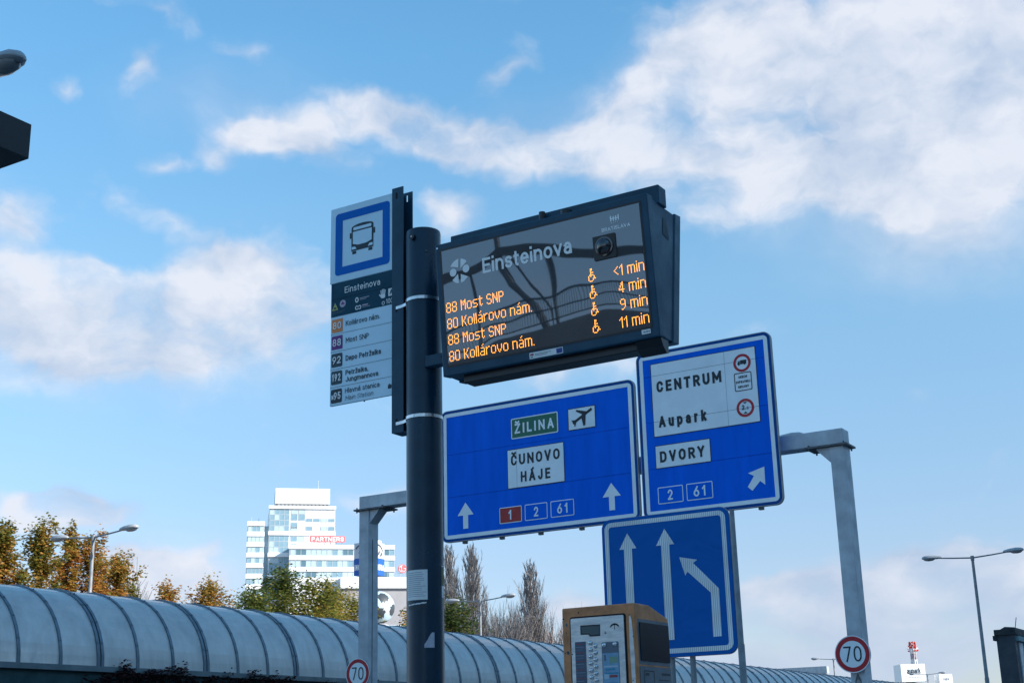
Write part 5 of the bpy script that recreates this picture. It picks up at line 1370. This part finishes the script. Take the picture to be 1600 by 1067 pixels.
MB().box(ix - .4, ix - .1, iy + .8, iy + 3.8, 46.451, 47.0).build('roof_piece', 'brand_white', ic)

# giant football in front of a grey hall
import bmesh
ball = thing('giant_football', 'giant white football with dark patches beside the left gantry post', 'ball', (-229.0, 303.3, 35.8))
bm_ = bmesh.new(); bmesh.ops.create_icosphere(bm_, subdivisions=4, radius=4.45)
phi = (1 + 5 ** .5) / 2
ico = [Vector(v).normalized() for v in [(0, a, b * phi) for a in (-1, 1) for b in (-1, 1)] + [(a, b * phi, 0) for a in (-1, 1) for b in (-1, 1)] + [(b * phi, 0, a) for a in (-1, 1) for b in (-1, 1)]]
from mathutils import Euler
rot = Euler((.15, .75, .35)).to_matrix(); ico = [rot @ v for v in ico]
wm = MB(); bk = MB()
for f in bm_.faces:
    c_ = f.calc_center_median().normalized()
    dark = max(c_.dot(v) for v in ico) > .925
    (bk if dark else wm).face([v.co + Vector((-229.0, 303.3, 40.25)) for v in f.verts])
bm_.free()
wm.build('white_patches', 'ball_white', ball); bk.build('dark_patches', 'ball_black', ball)
MB().box(-230.8, -227.3, 301.7, 305.2, 33, 35.79).build('stand', 'roof_clutter', ball)
MB().box(-229.8, -228.3, 302.2, 304.7, 0, 32.999).build('stand_column', 'roof_clutter', ball)
hall = thing('exhibition_hall', 'green and white hall roof edge under the giant football', 'building', (-226, 306, 0), rotz=R_(40))
lb('body', 'facade_grey', hall, -14, 26, 0, 12, 0, 34.2)
lb('green_roof', 'roof_green', hall, 2.6, 7.5, -1.5, -.001, 33.6, 35.9); lb('white_roof', 'awning_white', hall, -2, 2.59, -1.5, -.001, 33.4, 35.4)
lb('green_facade', 'roof_green', hall, -22, -14.001, -1, 8, 30, 40.5)

# ------------------------------------------------------------------ right background: rooftop cubes, mast, gantry
def cube_sign(name, label, x, y, w, z0, z1, rot, par_extra=None):
    t = thing(name, label, 'sign', (x, y, 0), rotz=rot)
    lb('box', 'brand_white', t, 0, w, 0, w, z0, z1)
    lb('mast', 'roof_clutter', t, w * .35, w * .65, w * .35, w * .65, 0, z0 - .001)
    return t
ck = cube_sign('rooftop_cube', 'large white aupark cube sign below the red and white mast', -82.85, 288.3, 5.05, 13.45, 17.0, R_(33))
ltext('lettering', 'aupark', 1.25, 4.05, 15.05, 1.15, 0, 'sign_dark_ink', ck, weight=.11, gap=.06, off=.04, step=.01)
ldecal('small_caption', [rrect(1.5 + k * .34, 1.66 + k * .34, 14.28, 14.4, 0) for k in range(8)], 0, 'paper_ink', ck, .04, 0)
ck2 = cube_sign('rooftop_cube', 'small white cube sign with one shaded side, right of the aupark cube', -75.72, 290.3, 2.75, 12.6, 14.72, R_(35))
ltext('lettering', 'cube', .8, 2.1, 13.5, .55, 0, 'paper_ink', ck2, weight=.14, gap=.06, off=.04, step=.01)
ms = thing('radio_mast', 'red and white lattice mast rising behind the aupark cube', 'mast', (-160.4, 578.2, 0))
mx_, my_ = -160.4, 578.2
random.seed(91)
levels = [(0, 3.0), (32.2, 1.15), (34.2, 1.05), (36.4, 1.0), (38.4, 1.25), (40.4, 1.3), (41.2, 1.2)]
for i in range(1, len(levels) - 1):
    z0, r0 = levels[i]; z1, r1 = levels[i + 1]
    m_ = ('mast_white', 'mast_grey', 'mast_white', 'mast_red', 'mast_red')[i - 1]
    mb = MB()
    for k in range(6):
        a, b = k * math.pi / 3, (k + 1) * math.pi / 3
        mb.tube([(mx_ + r0 * math.cos(a), my_ + r0 * math.sin(a), z0), (mx_ + r1 * math.cos(a), my_ + r1 * math.sin(a), z1)], .26, 5)
        mb.tube([(mx_ + r0 * math.cos(a), my_ + r0 * math.sin(a), z0), (mx_ + r1 * math.cos(b), my_ + r1 * math.sin(b), z1)], .13, 4)
    mb.build('mast_section', m_, ms)
MB().tube([(mx_, my_, 0), (mx_, my_, 32.2)], [1.6, .9], 8).build('mast_base', 'mast_grey', ms)
for k in range(9):
    a = k * .7; z = 37.5 + (k % 4) * .9
    MB().tube([(mx_ + 1.2 * math.cos(a), my_ + 1.2 * math.sin(a), z), (mx_ + 2.3 * math.cos(a), my_ + 2.3 * math.sin(a), z + .1)], .32, 6).build('antenna_panel', 'mast_white' if k % 2 else 'mast_red', ms)
fg = thing('sign_gantry', 'distant pale grey gantry beam rising over the canopy near the right 70 sign', 'gantry', (-48, 122.6, 0))
MB().box(-56.5, -41.85, 122.3, 122.9, 7.75, 8.35).build('beam', 'galvanised', fg)
for x in (-56.2, -42.15): MB().box(x - .25, x + .25, 122.35, 122.85, 0, 7.749).build('post', 'galvanised', fg)

# ------------------------------------------------------------------ kiosk at the right edge
kx0, kx1, ky0, ky1 = -6.56, -6.19, 30.0, 33.4
ki = thing('kiosk', 'dark slate metal-clad kiosk with overhanging cap at the right edge', 'kiosk', (-6.3, 31.5, 0.0))
MB().box(kx0, kx1, ky0, ky1, 0.0, 3.72).build('body', 'kiosk_slate', ki)
MB().box(kx0 - .03, kx1 + .04, ky0 - .04, ky1 + .04, 3.7201, 3.84).build('cap', 'kiosk_cap', ki, bevel=.01)
MB().prism([(kx0 + .1, 3.8405), (kx1 + .02, 3.8405), (kx1 + .02, 3.87), (kx0 + .2, 3.89)], lambda u, v, d: (u, d, v), ky0 - .02, ky1).build('roof_sheet', 'kiosk_cap', ki)
MB().box(kx0 - .06, kx0 + .02, ky0 - .05, ky0 + .2, 3.62, 3.7195).build('cap_corner', 'kiosk_cap', ki)
MB().box(kx1 + .0005, kx1 + .07, ky0 + .05, ky1, 3.60, 3.70).build('side_ledge', 'kiosk_teal', ki)
MB().box(kx1 + .0005, kx1 + .012, ky0 + .9, ky0 + 2.6, 1.0, 3.45).build('rusty_panel', 'kiosk_rust', ki)
MB().box(kx1 + .0005, kx1 + .02, ky0 + .30, ky0 + .62, .2, 3.58).build('corner_strip', 'galvanised', ki)
MB().tube([(kx1 - .05, ky0 + .4, 3.87), (kx1 + .0, ky0 + .4, 4.10)], .008, 5).build('wire', 'bridge_steel', ki)

# ------------------------------------------------------------------ bus shelter whose roof corner shows at the left edge
sh = thing('bus_shelter', 'black box-edged shelter roof corner at the left edge of the photo', 'shelter', (-3.6, -0.2, 0.13))
MB().box(-4.6, -2.66, -2.4, 2.060, 3.106, 3.2015).build('roof', 'black_plastic', sh, bevel=.002)
for x, y in ((-4.5, -2.3), (-4.5, 1.95)): MB().box(x - .04, x + .04, y - .04, y + .04, .131, 3.1055).build('post', 'black_plastic', sh)
MB().box(-4.51, -4.49, -2.2, 1.9, .4, 2.5).build('back_pane', 'machine_side_glass', sh)

# ------------------------------------------------------------------ unseen block added on the sunny side to shade the road and footbridge mirrored in the display
of = thing('shading_block', 'long pale block added beside the road to shade it, outside the picture on the right', 'building', (60, 50, 0))
MB().box(45, 75, -70, 170, 0, 40.5).build('body', 'shading_block_wall', of)
MB().box(44.8, 44.998, -70, 170, 0.2, 11.5).build('dark_base_band', 'machine_side_glass', of)  # dark glass band added so the pole's right side mirrors something dark
for k in range(2, 6, 2): MB().box(44.9, 44.999, -69, 169, 4.2 + k * 6.2, 6.0 + k * 6.2).build('window_band', 'machine_side_glass', of)
br = thing('footbridge', 'arched footbridge with dark railing, seen only mirrored in the departure display', 'footbridge', (-25, -36.5, 0))
def deck_z(x): return 10.55 - .018 * (x + 23.4) ** 2 - (.10 * max(0, x + 23.0) ** 1.6)
xs = [-50 + i * .5 for i in range(82)]
mb = MB()
for i in range(len(xs) - 1):
    a, b = xs[i], xs[i + 1]; k = len(mb.v)
    for x in (a, b): mb.v += [(x, -36, deck_z(x)), (x, -39, deck_z(x)), (x, -39, deck_z(x) - 2.4), (x, -36, deck_z(x) - 2.4)]
    for j in range(4): mb.f.append((k + j, k + (j + 1) % 4, k + 4 + (j + 1) % 4, k + 4 + j))
mb.build('deck', 'concrete', br)
for dz, r in ((1.12, .045), (.66, .03), (.2, .03)): MB().tube([(x, -36.05, deck_z(x) + dz) for x in xs], r, 6).build('rail', 'bridge_steel', br)
mb = MB()
for i in range(300):
    x = -44 + i * .11; mb.box(x - .010, x + .010, -36.06, -36.04, deck_z(x) + .18, deck_z(x) + 1.1)
bo = mb.build('railing_bars', 'bridge_bar', br); bo['kind'] = 'stuff'
cn = thing('bridge_canopy', 'curved roof and slanting masts over the footbridge, seen only mirrored in the display', 'canopy', (-26, -37, 0))
mb = MB(); top = [(-40, 12.0), (-34, 12.7), (-30.4, 13.5), (-27.7, 13.98), (-24, 13.35), (-21.2, 12.85), (-12, 11.6)]
for (xa, za), (xb, zb_) in zip(top, top[1:]):
    k = len(mb.v); mb.v += [(xa, -36.5, za), (xb, -36.5, zb_), (xb, -36.5, zb_ - .32), (xa, -36.5, za - .32), (xa, -36.9, za), (xb, -36.9, zb_), (xb, -36.9, zb_ - .32), (xa, -36.9, za - .32)]
    for q in ((0, 1, 2, 3), (4, 5, 6, 7), (0, 1, 5, 4), (3, 2, 6, 7)): mb.f.append(tuple(k + i for i in q))
mb.build('fascia', 'bridge_steel', cn)
for pts, r in (([(-28.0, -36.7, 15.5), (-27.8, -36.7, 13.8), (-27.5, -36.7, 12.5), (-26.6, -36.7, 11.4), (-26.2, -36.7, 10.4), (-26.6, -36.7, 9.4), (-27.2, -36.7, 7.0), (-27.2, -36.7, 0)], .17), ([(-25.9, -36.8, 13.4), (-25.75, -36.8, 12.0), (-25.7, -36.8, 10.0), (-25.7, -36.8, 0)], .09), ([(-27.2, -36.8, 13.5), (-26.4, -36.8, 12.1), (-25.95, -36.8, 11.2), (-26.0, -36.8, 10.0), (-26.1, -36.8, 0)], .06), ([(-29.6, -36.8, 13.3), (-29.4, -36.8, 11.6), (-29.5, -36.8, 10.2), (-29.5, -36.8, 0)], .08), ([(-21.6, -36.8, 12.8), (-21.2, -36.8, 11.9), (-20.6, -36.8, 10.5), (-20.6, -36.8, 0)], .12)):
    MB().tube(pts, r, 8).build('mast', 'bridge_steel', cn)
